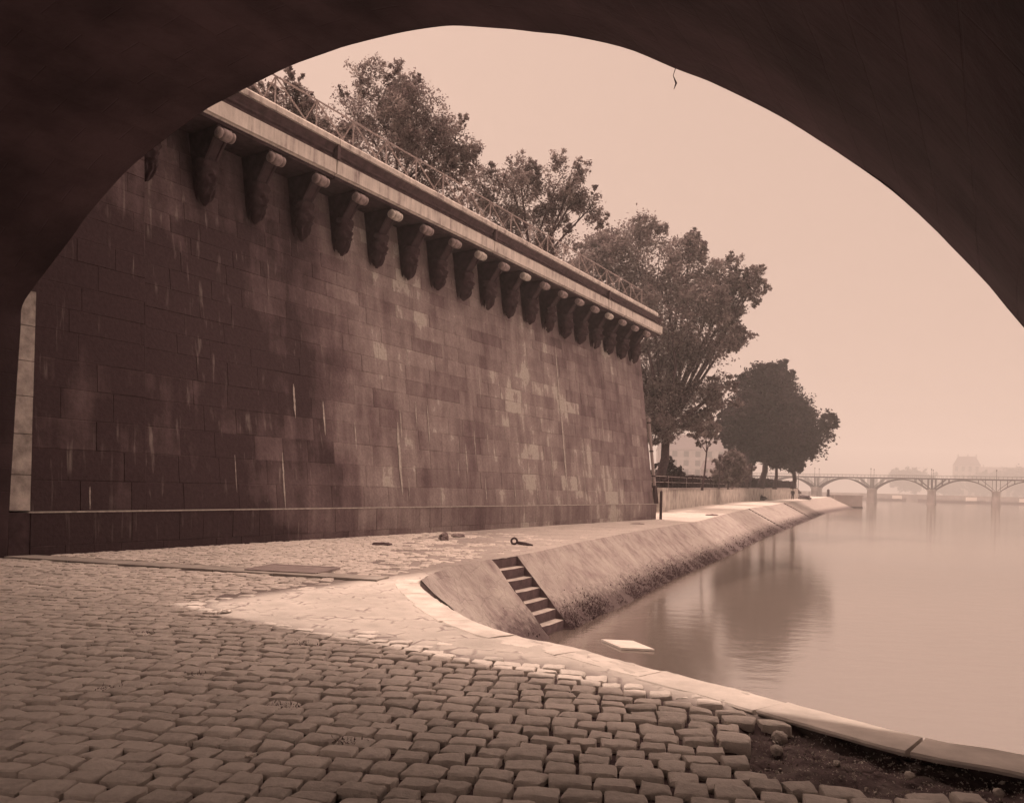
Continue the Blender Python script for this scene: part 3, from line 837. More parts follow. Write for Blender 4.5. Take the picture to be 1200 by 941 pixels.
# ---------------------------------------------------------------- low garden wall
LW = [(8.0, 49.5, 1.62), (10.0, 53, 1.66), (20.0, 77, 1.9), (31.8, 104, 2.15), (43, 125, 2.4), (54, 145, 2.6)]
lwm = NT('pale_rendered_wall', .95)
_v = lwm.coords(); _f = lwm.noise(1.3, 8, _v); _s = lwm.noise(1, 6, lwm.coords((2.5, 2.5, .4)))
lwm.color(lwm.ramp(lwm.math('ADD', lwm.math('MULTIPLY', _f, .5), lwm.math('MULTIPLY', _s, .5)), [(.38, base_tone(.24)), (.5, base_tone(.42)), (.62, base_tone(.56))])); lwm.bump(lwm.noise(7, 8, _v), .5, .03)
low = empty('garden_wall', (20, 77, 0)); tag(low, 'long low pale wall holding up the tree-planted garden', 'low wall')
def ribbon(pts, prof, name, m, par):
    mb = MB(); V = []; F = []; k = len(prof)
    for i, (x, y, zt) in enumerate(pts):
        a = Vector(pts[max(i-1, 0)][:2]); b = Vector(pts[min(i+1, len(pts)-1)][:2]); t = (b-a).normalized(); n_ = Vector((t.y, -t.x))
        for (o, top, dz) in prof: V.append((x+n_.x*o, y+n_.y*o, (zt if top else gz(y))+dz))
    for i in range(len(pts)-1):
        for j in range(k-1): F.append((i*k+j, i*k+j+1, (i+1)*k+j+1, (i+1)*k+j))
    F.append(tuple(range(k))); F.append(tuple(range((len(pts)-1)*k, len(pts)*k))[::-1])
    mb.add(V, F); return mb.build(name, m, par)
def dens(pts, n=6):
    out = []
    for a, b in zip(pts, pts[1:]):
        for i in range(n): out.append(tuple(a[q]+(b[q]-a[q])*i/n for q in range(3)))
    return out+[pts[-1]]
ribbon(dens(LW), [(-.5, 0, -.3), (-.5, 1, -.16), (0, 1, -.16), (0.04, 0, -.3)], 'wall_body', lwm.m, low)
ribbon(dens(LW), [(-.55, 1, -.155), (-.55, 1, 0), (.07, 1, 0), (.07, 1, -.155), (-.55, 1, -.157)], 'coping', M['far_stone'], low)
mb = MB(); mb.box((10.2, 52.6, .75), Vector((.35, .8, 0)), Vector((.28, -.12, 0)), Vector((0, 0, .95))); mb.build('pilaster', lwm.m, low)
adopt(low)
# low iron rail and hedge on top of it
mb = MB(); V = []; F = []
gp = dens(LW, 6)
for (x, y, z) in gp: V += [(x-.5, y+.2, z-.05), (x-12, y+6, z+.2), (x-70, y+30, z+.3)]
for i in range(len(gp)-1): F += [(3*i, 3*i+3, 3*i+4, 3*i+1), (3*i+1, 3*i+4, 3*i+5, 3*i+2)]
mb.add(V, F)
mb.add([(54, 145, 2.5), (74, 196, 1.6), (0, 230, 1.5), (-16, 175, 2.6)], [(0, 1, 2, 3)])
tag(mb.build('garden_ground', M['garden']if 'garden' in M else simple('garden_soil', .12, .3, 2)), kind='structure')

def leaves(centres, radii, count, size, seed, flat=1.0, shell=0.45, gap=0.0):
    """leaf faces scattered in clumps through ellipsoid lobes"""
    r = np.random.default_rng(seed); V = []; S = []
    w = np.array([q**1.7 for q in radii]); w = w/w.sum()
    for c, rad, ww in zip(centres, radii, w):
        n = int(count*2.4*ww); nc = max(10, int(n/22))
        # clump centres, mostly outside
        d = r.normal(size=(nc, 3)); d /= np.linalg.norm(d, axis=1)[:, None]
        rr_ = (shell+(1-shell)*r.random(nc)**0.6)
        bump_ = 1+0.18*np.sin(d[:, 0]*5+seed)*np.cos(d[:, 2]*6+seed*2)+0.1*r.normal(size=nc)
        cc = d*(rr_*bump_*rad)[:, None]; cc[:, 2] *= flat; cc += np.array(c)
        if gap > 0:
            keep = np.array([fbm(q[0]+q[1]*.7, q[2], .9/rad*2, seed) > -gap for q in cc]); 
            if keep.sum() > 3: cc = cc[keep]
        ci = r.integers(0, len(cc), n); ct_ = r.normal(0, .22, len(cc)); cl = cc[ci]
        P = cl+r.normal(size=(n, 3))*rad*0.135
        P[:, 2] -= np.abs(r.normal(size=n))*rad*.03
        nrm = r.normal(size=(n, 3)); nrm[:, 2] = np.abs(nrm[:, 2])+.3; nrm /= np.linalg.norm(nrm, axis=1)[:, None]
        a = np.cross(nrm, r.normal(size=(n, 3))); a /= np.linalg.norm(a, axis=1)[:, None]; b = np.cross(nrm, a)
        s = size*(0.6+0.8*r.random(n))[:, None]
        V.append(np.stack([P-a*s, P-b*s*.55+nrm*s*.12, P+a*s, P+b*s*.55+nrm*s*.12], 1).reshape(-1, 3))
        S.append(np.repeat(np.clip(0.5+ct_[ci]+0.2*r.normal(size=n), 0, 1), 4))
    V = np.concatenate(V); S = np.concatenate(S); F = np.arange(len(V)).reshape(-1, 4)
    return V, F, S
def make_tree(name, base, lobes, label, nleaf, leaf=0.13, trunk_r=.25, mat='leaf', seed=1, group=None, fork=.5, shell=.45, gap=0.15, dy=None, trunk_bend=0, cat='tree', dpt=1.0):
    """lobes: (x, z, radius) in world metres at the tree's own distance; dy spreads them in depth"""
    rnd = random.Random(seed); bx, by, bz = base
    t = empty(name, base); tag(t, label, cat, group)
    cs = []; rs = []
    for i, (x, z, r_) in enumerate(lobes):
        cs.append((x, by+(rnd.uniform(-1, 1)*r_*0.9 if dy is None else dy[i]), z)); rs.append(r_)
    if len(cs) > 2:
        ex = []
        for c, r_ in list(zip(cs, rs)):
            for q in range(6):
                d = Vector((rnd.gauss(0, 1), rnd.gauss(0, .8), rnd.gauss(.1, .8))).normalized(); ex.append((tuple(Vector(c)+d*r_*rnd.uniform(.8, 1.05)), r_*rnd.uniform(.22, .42)))
        cs2 = cs+[e_[0] for e_ in ex]; rs2 = [r_*.9 for r_ in rs]+[e_[1] for e_ in ex]
    else: cs2, rs2 = cs, rs
    V, F, S = leaves(cs2, rs2, nleaf, leaf, seed, shell=shell, gap=gap)
    o = np_mesh('crown', V, F, M[mat], t, shade=S)
    mb = MB(); low_ = min(c[2]-r_ for c, r_ in zip(cs, rs)); mean = Vector((sum(c[0] for c in cs)/len(cs), by, 0))
    fk = Vector((bx+(mean.x-bx)*.25+trunk_bend, by, max(bz+1.2, min(low_+.5*rs[0], bz+(max(c[2] for c in cs)-bz)*fork))))
    b0 = Vector(base)-Vector((0, 0, .1))
    pts = [b0, b0.lerp(fk, .12), b0.lerp(fk, .5)+Vector((trunk_r*.6, 0, 0)), fk]
    mb.tube(pts, [trunk_r*1.45, trunk_r*1.05, trunk_r*.9, trunk_r*.75], 10); mb.build('trunk', M['bark'], t, True)
    for c, r_ in zip(cs, rs):
        mb = MB(); c = Vector(c); mid = fk.lerp(c, .5)+Vector((rnd.uniform(-.2, .2)*r_, rnd.uniform(-.2, .2)*r_, .10*r_))
        k = trunk_r*.5
        mb.tube([fk, mid, c], [k, k*.6, k*.35], 7)
        for q in range(7):
            st = fk.lerp(c, rnd.uniform(.55, 1.0)) if q > 3 else c
            d = Vector((rnd.gauss(0, 1), rnd.gauss(0, 1), rnd.gauss(.35, .8))).normalized(); e_ = c+d*r_*rnd.uniform(.6, .98)
            m_ = st.lerp(e_, .5)+Vector((rnd.gauss(0, .08), rnd.gauss(0, .08), rnd.gauss(.05, .08)))*r_
            mb.tube([st, m_, e_], [k*.3, k*.18, k*.07], 5)
        mb.build('branch', M['bark'], t, True)
    adopt(t)
    return t

T1 = [(-5.75, 16.29, 2.0), (-3.93, 14.92, 1.75), (-7.02, 17.2, 1.2), (-2.75, 15.8, .95), (-5.07, 17.3, 1.35), (-4.1, 16.6, 1.3), (-6.04, 14.15, 1.7), (-7.68, 15.6, 1.0), (-3.0, 14.1, 1.0)]
make_tree('tree', (-5.2, 32, 10.2), T1, 'tall round-crowned tree rising behind the left part of the terrace railing', 20000, .055, .16, 'leaf', 11, 'trees behind the terrace railing', gap=.16, shell=.3)
T1b = [(-8.6, 14.2, 1.1), (-7.4, 13.9, 1.05), (-9.3, 13.6, .95), (-7.9, 15.0, .6), (-9.0, 14.9, .45), (-6.6, 13.2, .9)]
make_tree('small_tree', (-8.1, 27, 10.2), T1b, 'low thin tree at the left end of the terrace railing', 5200, .065, .07, 'leaf', 12, 'trees behind the terrace railing', gap=.06, shell=.2)
T2 = [(-0.45, 17.4, 1.6), (1.87, 18.0, 1.5), (-1.34, 16.17, 1.6), (1.48, 15.55, 1.9), (3.1, 18.75, .65), (3.75, 16.6, .95), (-0.1, 18.6, .9), (-2.2, 17.9, 1.0), (0.59, 13.8, 1.6), (3.1, 17.4, .9), (-3.2, 16.6, .9)]
make_tree('tree', (.9, 42, 10.2), T2, 'loose airy tree behind the middle of the terrace railing', 17000, .068, .2, 'leaf', 13, 'trees behind the terrace railing', gap=.09, shell=.3)
T3 = [(9.56, 20.9, 2.9), (13.89, 21.0, 2.5), (17.3, 20.0, 1.9), (6.8, 21.8, 1.9), (12.59, 16.28, 3.9), (16.0, 14.22, 2.6), (14.2, 10.75, 3.7), (11.35, 9.3, 2.7), (12.3, 7.7, 2.2), (11.61, 12.64, 2.9), (17.0, 9.8, 1.7), (19.0, 19.4, 1.1), (9.66, 17.64, 3.0), (15.3, 17.4, 2.2), (16.3, 7.4, 1.3), (18.0, 14.6, 1.2), (19.6, 18.6, 1.3), (17.9, 17.9, 1.7), (18.2, 16.4, 1.4), (20.0, 20.0, .9), (11.9, 6.4, 1.2), (14.6, 22.6, 1.0), (5.6, 19.5, 2.2)]
make_tree('tree', (12.4, 65, 1.9), T3, 'very large spreading tree just beyond the end of the tall wall', 50000, .115, .42, 'leaf', 14, None, fork=.32, gap=.2, shell=.3)
T4 = [(31.11, 13.0, 3.1), (33.72, 15.0, 3.7), (31.5, 8.6, 2.9), (34.46, 9.34, 3.7), (33.0, 17.2, 1.9), (30.2, 10.8, 2.2)]
G4 = 'dense trees along the far garden wall'
make_tree('dense_tree', (31.4, 104, 2.2), T4, 'dense dark tree with a leaning trunk, nearest of the garden wall clump', 18000, .21, .45, 'leaf_dark', 21, G4, fork=.3, gap=.4)
T5 = [(40.08, 14.6, 4.1), (41.2, 10.06, 3.9), (37.82, 8.0, 2.9), (39.2, 17.3, 2.9), (37.6, 18.4, 2.1), (37.2, 13.4, 3.3)]
make_tree('dense_tree', (36.2, 112, 2.3), T5, 'tallest dense dark tree in the middle of the garden wall clump', 21000, .22, .45, 'leaf_dark', 22, G4, fork=.3, gap=.4)
T6 = [(43.2, 12.1, 2.8), (43.9, 8.6, 2.2), (43.4, 6.3, 1.5), (42.3, 8.2, 2.8), (43.0, 12.8, 2.8)]
make_tree('dense_tree', (43.2, 118, 2.4), T6, 'dense dark tree at the river end of the garden wall clump', 12000, .22, .35, 'leaf_dark', 23, G4, fork=.25, gap=.4)
make_tree('dense_tree', (33.2, 108, 2.2), [(33.4, 12, 3.2), (35.6, 12.2, 3.2), (33.6, 8.3, 2)], 'straight-trunked dense tree second from the wall in the clump', 8000, .27, .3, 'leaf_dark', 24, G4, fork=.4, gap=.4)
make_tree('dense_tree', (37.6, 110, 2.2), [(37.6, 11, 3.3), (39.0, 8.2, 2.5)], 'slim-trunked dense tree in the hollow of the clump', 6000, .27, .24, 'leaf_dark', 25, G4, fork=.4, gap=.4)
make_tree('young_tree', (14.6, 59, 1.7), [(14.6, 6.35, .75), (15.4, 6.2, .6), (13.9, 6.0, .5), (15.2, 5.6, .45), (14.3, 5.2, .3)], 'slim young tree with a thin bare trunk beside the bushes', 1500, .09, .075, 'leaf', 31, None, fork=.6, gap=.1, trunk_bend=.25)
make_tree('bush', (14.6, 72, 1.7), [(14.3, 3.3, 1.0), (15.4, 2.9, .8), (13.5, 2.7, .7), (14.6, 4.2, .5)], 'dark bush behind the low wall near the tall wall end', 2600, .11, .06, 'leaf_dark', 32, None, gap=.2, cat='bush')
make_tree('bush', (22.5, 80, 1.9), [(22.2, 4.4, 1.2), (23.2, 4.9, 1.1), (24.0, 3.9, 1.1), (21.4, 3.4, .9), (22.8, 3.0, 1.1)], 'wide pale bush between the young tree and the dense clump', 5200, .13, .08, 'leaf', 33, None, gap=.15, cat='bush')

# hedge on top of the low wall
def hedge():
    V = []; S = []; r = np.random.default_rng(5)
    for (a, b) in zip(gp, gp[1:]):
        ln = math.hypot(b[0]-a[0], b[1]-a[1]); n = int(ln*170)
        t = r.random(n); hh = np.interp(a[1], [50, 75, 100, 145], [.95, 1.25, 1.45, 1.2])*(1+.22*fbm(a[0], a[1], .4, 6))
        P = np.stack([a[0]+(b[0]-a[0])*t-.75+r.normal(0, .22, n), a[1]+(b[1]-a[1])*t+r.normal(0, .2, n), (a[2]+(b[2]-a[2])*t)-.1+hh*r.random(n)**.8], 1)
        d = r.normal(size=(n, 3)); d /= np.linalg.norm(d, axis=1)[:, None]; e_ = np.cross(d, r.normal(size=(n, 3))); e_ /= np.linalg.norm(e_, axis=1)[:, None]
        s = (.07+.08*r.random(n))[:, None]*(1 if a[1] < 90 else 1.4)
        V.append(np.stack([P-d*s, P-e_*s*.7, P+d*s, P+e_*s*.7], 1).reshape(-1, 3)); S.append(np.repeat(r.random(n), 4))
    V = np.concatenate(V); o = np_mesh('hedge', V, np.arange(len(V)).reshape(-1, 4), M['leaf_dark'], shade=np.concatenate(S))
    tag(o, 'dark clipped hedge growing along the top of the low garden wall', 'hedge', kind='stuff')
hedge()
gr = empty('garden_railing', (16, 66, 2)); tag(gr, 'two-bar iron rail standing before the hedge on the low wall', 'railing')
rp = [q for q in dens(LW, 10) if q[1] < 108]
for dz, nm in ((.42, 'bar'), (.85, 'bar')):
    mb = MB(); mb.tube([(x-.25, y, z+dz) for x, y, z in rp], .022, 6); mb.build(nm, M['rail'], gr)
for q in rp[::3]:
    mb = MB(); mb.tube([(q[0]-.25, q[1], q[2]-.05), (q[0]-.25, q[1], q[2]+.9)], .022, 6); mb.build('post', M['rail'], gr)
adopt(gr)
lp = empty('lamp_post', (20.9, 77.5, 1.9)); tag(lp, 'thin lamp post standing behind the low wall between two trees', 'lamp post')
mb = MB(); mb.tube([(20.9, 77.5, 1.8), (20.9, 77.5, 2.3), (20.9, 77.5, 4.6)], [.09, .06, .04], 8); mb.build('pole', M['iron'], lp)
mb = MB(); mb.tube([(20.9, 77.5, 4.6), (20.9, 77.5, 4.75), (20.9, 77.5, 5.1), (20.9, 77.5, 5.25)], [.06, .12, .18, .03], 6); mb.build('lantern', M['iron'], lp)
adopt(lp)

# ---------------------------------------------------------------- iron footbridge across the river
fb = empty('iron_footbridge', (155, 330, -1.5)); tag(fb, 'distant iron arch footbridge on stone piers across the river', 'bridge')
A0 = Vector((154.7, 330, 0)); DA = Vector((19.1, -12, 0)); du = DA.normalized(); dn_ = Vector((-du.y, du.x, 0)); DL = DA.length
def fbp(k, o, z): return A0+DA*k+dn_*o+Vector((0, 0, z))
for k in range(-4, 5):
    mb = MB(); w = 1.55
    n = 12; ring = []
    for a in range(n):
        t = 2*math.pi*a/n; ring.append((math.cos(t)*w, math.sin(t)*w+(5 if math.sin(t) > 0 else -5)))
    V = []; F = []
    for z, g_ in ((-3.5, 1.12), (-1.0, 1.1), (-.98, 1.0), (4.1, .94), (4.12, 1.1), (4.7, 1.1)):
        for (a, b) in ring: V.append(A0+DA*k+du*a*g_+dn_*b*g_+Vector((0, 0, z)))
    for i in range(5):
        for j in range(n): q = (j+1) % n; F.append((i*n+j, i*n+q, (i+1)*n+q, (i+1)*n+j))
    F.append(tuple(range(5*n, 6*n))); mb.add(V, F); mb.build('pier', M['far_stone'], fb)
for k in range(-5, 5):
    for o in (-4.6, -1.5, 1.5, 4.6):
        mb = MB(); pts = []
        for i in range(17):
            t = i/16; pts.append(fbp(k+.06+.88*t, o, 4.6+4.2*(1-(2*t-1)**2)))
        mb.tube(pts, .20, 6)
        for t in (.0, .12, .24, .76, .88, 1.0):
            z = 4.6+4.2*(1-(2*t-1)**2); mb.tube([fbp(k+.06+.88*t, o, z), fbp(k+.06+.88*t, o, 9.1)], .09, 5)
        for a, b in ((.02, .22), (.98, .78)):
            mb.tube([fbp(k+a, o, 4.9), fbp(k+b, o, 9.0)], .09, 5)
        if k < 4 or True:
            mb.tube([fbp(k+.5*0, o, 4.7), fbp(k, o, 9.1)], .16, 6)
        mb.build('arch_rib', M['iron'], fb)
mb = MB(); mb.box(fbp(-.5, 0, 9.22), DA*5.0, dn_*5.1, Vector((0, 0, .20))); mb.build('deck', M['iron'], fb)
for o in (-5, 5):
    mb = MB(); mb.tube([fbp(-5.5, o, 10.45), fbp(4.5, o, 10.45)], .05, 5)
    for i in range(151): mb.tube([fbp(-5.5+i/15, o, 9.4), fbp(-5.5+i/15, o, 10.45)], .03, 4, False)
    mb.build('railing', M['iron'], fb)
    for k in range(-4, 5, 1):
        mb = MB(); mb.tube([fbp(k, o, 9.4), fbp(k, o, 12.6)], [.10, .06], 6); mb.tube([fbp(k, o, 12.6), fbp(k, o, 12.9), fbp(k, o, 13.3)], [.08, .22, .04], 6)
        mb.build('lamp_post', M['iron'], fb)
adopt(fb)

# stone landing at the tip of the island, mooring post, railing
ld = empty('landing_pier', (81, 186, -1.5)); tag(ld, 'pale stone landing block standing in the water at the quay tip', 'landing')
mb = MB(); mb.box((81.0, 187, -.2), (3.2, -.3, 0), (.4, 3.2, 0), (0, 0, 1.5)); mb.build('block', M['far_stone'], ld)
mb = MB(); mb.box((81.0, 187, 1.42), (3.35, -.3, 0), (.4, 3.35, 0), (0, 0, .1)); mb.build('coping', M['far_stone'], ld)
mb = MB(); mb.box((81.0, 187, -1.4), (3.3, -.3, 0), (.4, 3.3, 0), (0, 0, .22)); mb.build('waterline_band', M['iron'], ld)
adopt(ld)
mb = MB(); mb.tube([(76.6, 186, .9), (76.6, 186, 2.7), (76.6, 186, 2.85)], [.34, .30, .1], 10)
tag(mb.build('mooring_post', M['iron']), 'stout dark mooring post near the landing block', 'mooring post')
tr = empty('tip_railing', (68, 184, 1)); tag(tr, 'light iron railing around the far tip of the quay', 'railing')
mb = MB(); mb.tube([(62, 170, 2.0), (70, 186, 2.15), (75.5, 190, 2.2)], .04, 5); mb.tube([(62, 170, 1.5), (70, 186, 1.6), (75.5, 190, 1.7)], .03, 5); mb.build('rails', M['iron'], tr)
for i in range(9):
    q = Vector((62, 170, .85)).lerp(Vector((70, 186, 1.0)), i/6) if i < 7 else Vector((70, 186, 1)).lerp(Vector((75.5, 190, 1.05)), (i-6)/2)
    mb = MB(); mb.tube([q, q+Vector((0, 0, 1.15))], .05, 5); mb.build('post', M['iron'], tr)
adopt(tr)
mb = MB(); mb.tube([(66.3, 178, .9), (66.3, 178, 6.2), (66.3, 178, 6.4)], [.09, .05, .12], 6)
tag(mb.build('signal_mast', M['iron']), 'tall thin mast standing on the tip of the quay', 'mast')

# ---------------------------------------------------------------- far banks, buildings, trees, boats
def bank(pts, zt, name, back):
    mb = MB(); V = []; F = []
    for (x, y) in pts: V += [(x, y, -2), (x, y, zt), (x+back[0], y+back[1], zt)]
    for i in range(len(pts)-1): F += [(3*i, 3*i+1, 3*i+4, 3*i+3), (3*i+1, 3*i+2, 3*i+5, 3*i+4)]
    mb.add(V, F); tag(mb.build(name, M['far_stone']), kind='structure')
bank([(520, 330), (400, 420), (310, 505), (240, 530), (180, 640), (120, 820), (60, 1000)], 3.2, 'right_bank', (300, 200))
bank([(-200, 250), (40, 262), (108, 330), (118, 372), (160, 600), (170, 800), (160, 1000)], 4.5, 'left_bank', (-200, 250))
def far_house(name, c, size, h, roof_h, ang, label, floors, bays, group=None, pavilion=False):
    t = empty(name, (c[0], c[1], c[2])); tag(t, label, 'building', group)
    ca, sa = math.cos(ang), math.sin(ang); ax = Vector((ca, sa, 0)); ay = Vector((-sa, ca, 0)); o = Vector(c)
    mb = MB(); mb.box(o+Vector((0, 0, h/2)), ax*size[0]/2, ay*size[1]/2, (0, 0, h/2)); mb.build('wall', M['far_stone'], t)
    mb = MB(); hx, hy = size[0]/2+.4, size[1]/2+.4; ix, iy = (hx*.62, hy*.62) if pavilion else (hx*.9, .3)
    b = [o+ax*x+ay*y+Vector((0, 0, h+.02)) for x, y in ((-hx, -hy), (hx, -hy), (hx, hy), (-hx, hy))]
    u = [o+ax*x+ay*y+Vector((0, 0, h+roof_h)) for x, y in ((-ix, -iy), (ix, -iy), (ix, iy), (-ix, iy))]
    mb.add(b+u, [(0, 1, 5, 4), (1, 2, 6, 5), (2, 3, 7, 6), (3, 0, 4, 7), (4, 5, 6, 7), (3, 2, 1, 0)]); mb.build('roof', M['far_roof'], t)
    for q in (-.6, .1, .7):
        mb = MB(); mb.box(o+ax*hx*q+Vector((0, 0, h+roof_h*.9)), ax*.8, ay*.5, (0, 0, roof_h*.35+.6)); mb.build('chimney', M['far_stone'], t)
    for f_ in range(floors):
        for k in range(bays):
            mb = MB(); mb.box(o+ax*(size[0]*((k+.5)/bays-.5))-ay*(size[1]/2+.02)+Vector((0, 0, h*(f_+.55)/floors)), ax*size[0]/bays*.22, ay*.1, (0, 0, h/floors*.32)); mb.build('window', M['glass'], t)
    adopt(t)
far_house('far_building', (128, 520, 4.5), (60, 24), 24, 11, -.15, 'pale building seen under the crowns beyond the garden', 4, 8)
far_house('far_building', (98, 352, 4.5), (22, 14), 7, 4, -.3, 'low pale building between the trunks of the dense trees', 3, 5)
far_house('far_building', (28, 300, 4.5), (40, 14), 11, 5, .0, 'long pale building mostly hidden behind the large tree', 4, 8)
far_house('palace_pavilion', (620, 1050, 3.2), (32, 36), 43, 12, -.5, 'tall square pavilion rising as a ghost in the haze', 4, 4, None, True)
far_house('palace_wing', (690, 1062, 3.2), (110, 30), 32, 11, -.5, 'long hazy palace wing to the right of the tall pavilion', 3, 12)
def far_tree(x, y, z, r_, h, label, seed):
    rnd = random.Random(seed)
    lob = [(x+rnd.uniform(-1, 1)*r_*.8, z+h*.62+rnd.uniform(-.18, .3)*h, r_*rnd.uniform(.5, .8)) for q in range(6)]
    make_tree('far_tree', (x, y, z), lob, label, 3000, 1.4, .4, 'leaf_dark', seed, 'hazy trees along the far bank', gap=.4)
for i, (x, y, r_, h, lb) in enumerate([(262, 520, 9, 17, 'leftmost hazy tree on the far bank above the footbridge'), (278, 528, 9, 16, 'second hazy tree on the far bank, joined to the leftmost'), (298, 525, 7, 10, 'lowest hazy tree, in the dip left of the pavilion'),
                                  (316, 515, 8, 14, 'hazy tree standing before the tall pavilion'), (336, 510, 10, 18, 'large hazy tree right of the pavilion'), (352, 500, 10, 19, 'rightmost hazy tree at the edge of the view')]):
    far_tree(x*1.9, y*1.9, 3.2, r_*1.9, h*1.85, lb, 60+i)
def barge(x, y, ang, ln, label, cabin=True):
    t = empty('barge', (x, y, -1.5)); tag(t, label, 'barge', 'barges moored along the far bank')
    ax = Vector((math.cos(ang), math.sin(ang), 0)); ay = Vector((-ax.y, ax.x, 0)); o = Vector((x, y, -1.5)); V = []; F = []; n = 12
    for i in range(n+1):
        q = i/n*2-1; w = 2.3*(1-abs(q)**5); 
        w = max(w, .15); sh = .5*abs(q)**3
        V += [o+ax*q*ln/2-ay*w*.8+Vector((0, 0, -.4)), o+ax*q*ln/2-ay*w+Vector((0, 0, 1.5+sh)), o+ax*q*ln/2+ay*w+Vector((0, 0, 1.5+sh)), o+ax*q*ln/2+ay*w*.8+Vector((0, 0, -.4))]
    for i in range(n):
        for j in range(3): F.append((4*i+j, 4*i+j+1, 4*i+j+5, 4*i+j+4))
    mb = MB(); mb.add(V, F); mb.build('hull', M['wood'], t)
    if cabin:
        mb = MB(); mb.box(o+ax*ln*.3+Vector((0, 0, 2.6)), ax*2.6, ay*1.7, (0, 0, 1.1)); mb.build('cabin', M['paper'], t)
    mb = MB(); mb.box(o-ax*ln*.08+Vector((0, 0, 1.9)), ax*ln*.26, ay*1.6, (0, 0, .4)); mb.build('hatch_cover', M['far_stone'], t)
    adopt(t)
barge(255, 446, -.45, 34, 'long dark barge with a low hull before the far bank')
barge(232, 480, -.4, 26, 'barge with a white cabin, left of the long dark barge')
barge(196, 540, -.6, 26, 'small hazy barge seen between the footbridge piers', False)
barge(292, 452, -.5, 28, 'barge moored nearest the right edge of the view')

rt = empty('hanging_root', WP(-.46, 12.2, 5.6)); tag(rt, 'thin dead root strand hanging from the edge of the arch', 'root')
mb = MB(); q0 = Vector((1.417, 7.239, 5.532)); mb.tube([q0+Vector((0, -.02, .10)), q0+Vector((.01, -.02, -.02)), q0+Vector((-.01, -.02, -.09)), q0+Vector((.02, -.02, -.16)), q0+Vector((.0, -.02, -.22))], [.006, .004, .003, .010, .002], 5); mb.build('strand', M['bark'], rt); adopt(rt)
# ---------------------------------------------------------------- small things on the quay
# gutter band
mb = MB(); V = []; F = []
GA, GB = Vector((-10.5, 14.10)), Vector((-2.2, 11.95)); gd = (GB-GA).normalized(); gn = Vector((-gd.y, gd.x))
d = 0; Lg = (GB-GA).length
while d < Lg:
    l = random.uniform(.7, 1.1); q = GA+gd*(d+l/2)+gn*.34
    mb.box((q.x, q.y, -.032+random.uniform(-.004, .004)), gd.to_3d()*(l/2-.006), gn.to_3d()*.24, (0, 0, .05)); d += l
tag(mb.build('gutter_stones', M['smooth_stone']), kind='structure')
hp = empty('cover_plate', (-3.75, 13.1, .02)); tag(hp, 'flat worn cover plate let into the paving near the gutter', 'cover plate')
mb = MB(); q = Vector((-3.7, 13.15, .012)); a = Vector((.98, -.20, 0)); b = Vector((.20, .98, 0))
mb.box(q, a*.62, b*.44, (0, 0, .016)); mb.build('plate', M['plate'], hp)
mb = MB()
for s_, t_, ea, eb in ((0, .46, .64, .02), (0, -.46, .64, .02), (.64, 0, .02, .44), (-.64, 0, .02, .44)): mb.box(q+a*s_+b*t_, a*ea, b*eb, (0, 0, .022))
mb.build('rim', M['plate'], hp); adopt(hp)

mr = empty('mooring_ring', (.2, 20.5, 0)); tag(mr, 'rusty iron mooring ring on a bar lying on the quay above the stairs', 'mooring ring')
mb = MB(); c = Vector((.10, 20.3, .09))
mb.tube([c+Vector((math.cos(t)*.075, math.sin(t)*.03, math.sin(t)*.075)) for t in [2*math.pi*i/20 for i in range(21)]], .028, 8); mb.build('ring', M['iron'], mr, True)
mb = MB(); mb.tube([c+Vector((.07, -.05, -.03)), c+Vector((.28, -.15, -.065)), c+Vector((.48, -.25, -.085))], [.04, .055, .03], 8); mb.build('bar', M['iron'], mr, True); adopt(mr)

def rock(name, c, r_, m, seed, label, cat, flat=.6, group=None, n=10, ax=1.0, ay=1.0, am=.5):
    V = []; F = []; m_ = 14
    for i in range(n+1):
        th = math.pi*i/n
        for j in range(m_):
            ph = 2*math.pi*j/m_; d = Vector((math.sin(th)*math.cos(ph), math.sin(th)*math.sin(ph), math.cos(th)))
            k = r_*(1+am*noise.fractal(d*1.9+Vector((seed, 0, 0)), 1, 2, 5)); V.append((c[0]+d.x*k*ax, c[1]+d.y*k*ay, c[2]+r_*flat*.6+d.z*k*flat))
    for i in range(n):
        for j in range(m_): q = (j+1) % m_; F.append((i*m_+j, (i+1)*m_+j, (i+1)*m_+q, i*m_+q))
    mb = MB(); mb.add(V, F); return tag(mb.build(name, m), label, cat, group)
rock('broken_stone', (-1.85, 21.2, 0), .15, M['wall'], 3, 'dark broken stone lying before the plinth, left of the mooring ring', 'stone', .8)
rock('rubble', (-1.55, 22.6, 0), .2, M['plinth'], 5, 'small flat heap of rubble just behind the broken stone', 'rubble', .3)
rock('dark_heap', (36.6, 113.5, .45), 1.0, M['cloth_dark'], 8, 'black heap lying at the foot of the low garden wall', 'heap', .45)
rock('grey_heap', (52.3, 137, .6), 1.1, M['iron'], 9, 'small grey heap near the far end of the low wall', 'heap', .4)
rock('driftwood', (12.6, 48.3, 0), .32, M['wood'], 10, 'dark flat scrap lying on the open quay past the wall corner', 'scrap', .22, ax=1.2, ay=.5)
rock('stone_slab', (5.6, 34.2, -.03), .30, M['plinth'], 11, 'flat dark slab lying on the quay near the wall corner', 'slab', .14, ax=1.1, ay=.45)
rock('stone_chip', (-3.15, 18.9, 0), .22, M['plinth'], 14, 'thin dark chip of stone lying midway along the wall', 'stone', .2, ax=1.1, ay=.4)

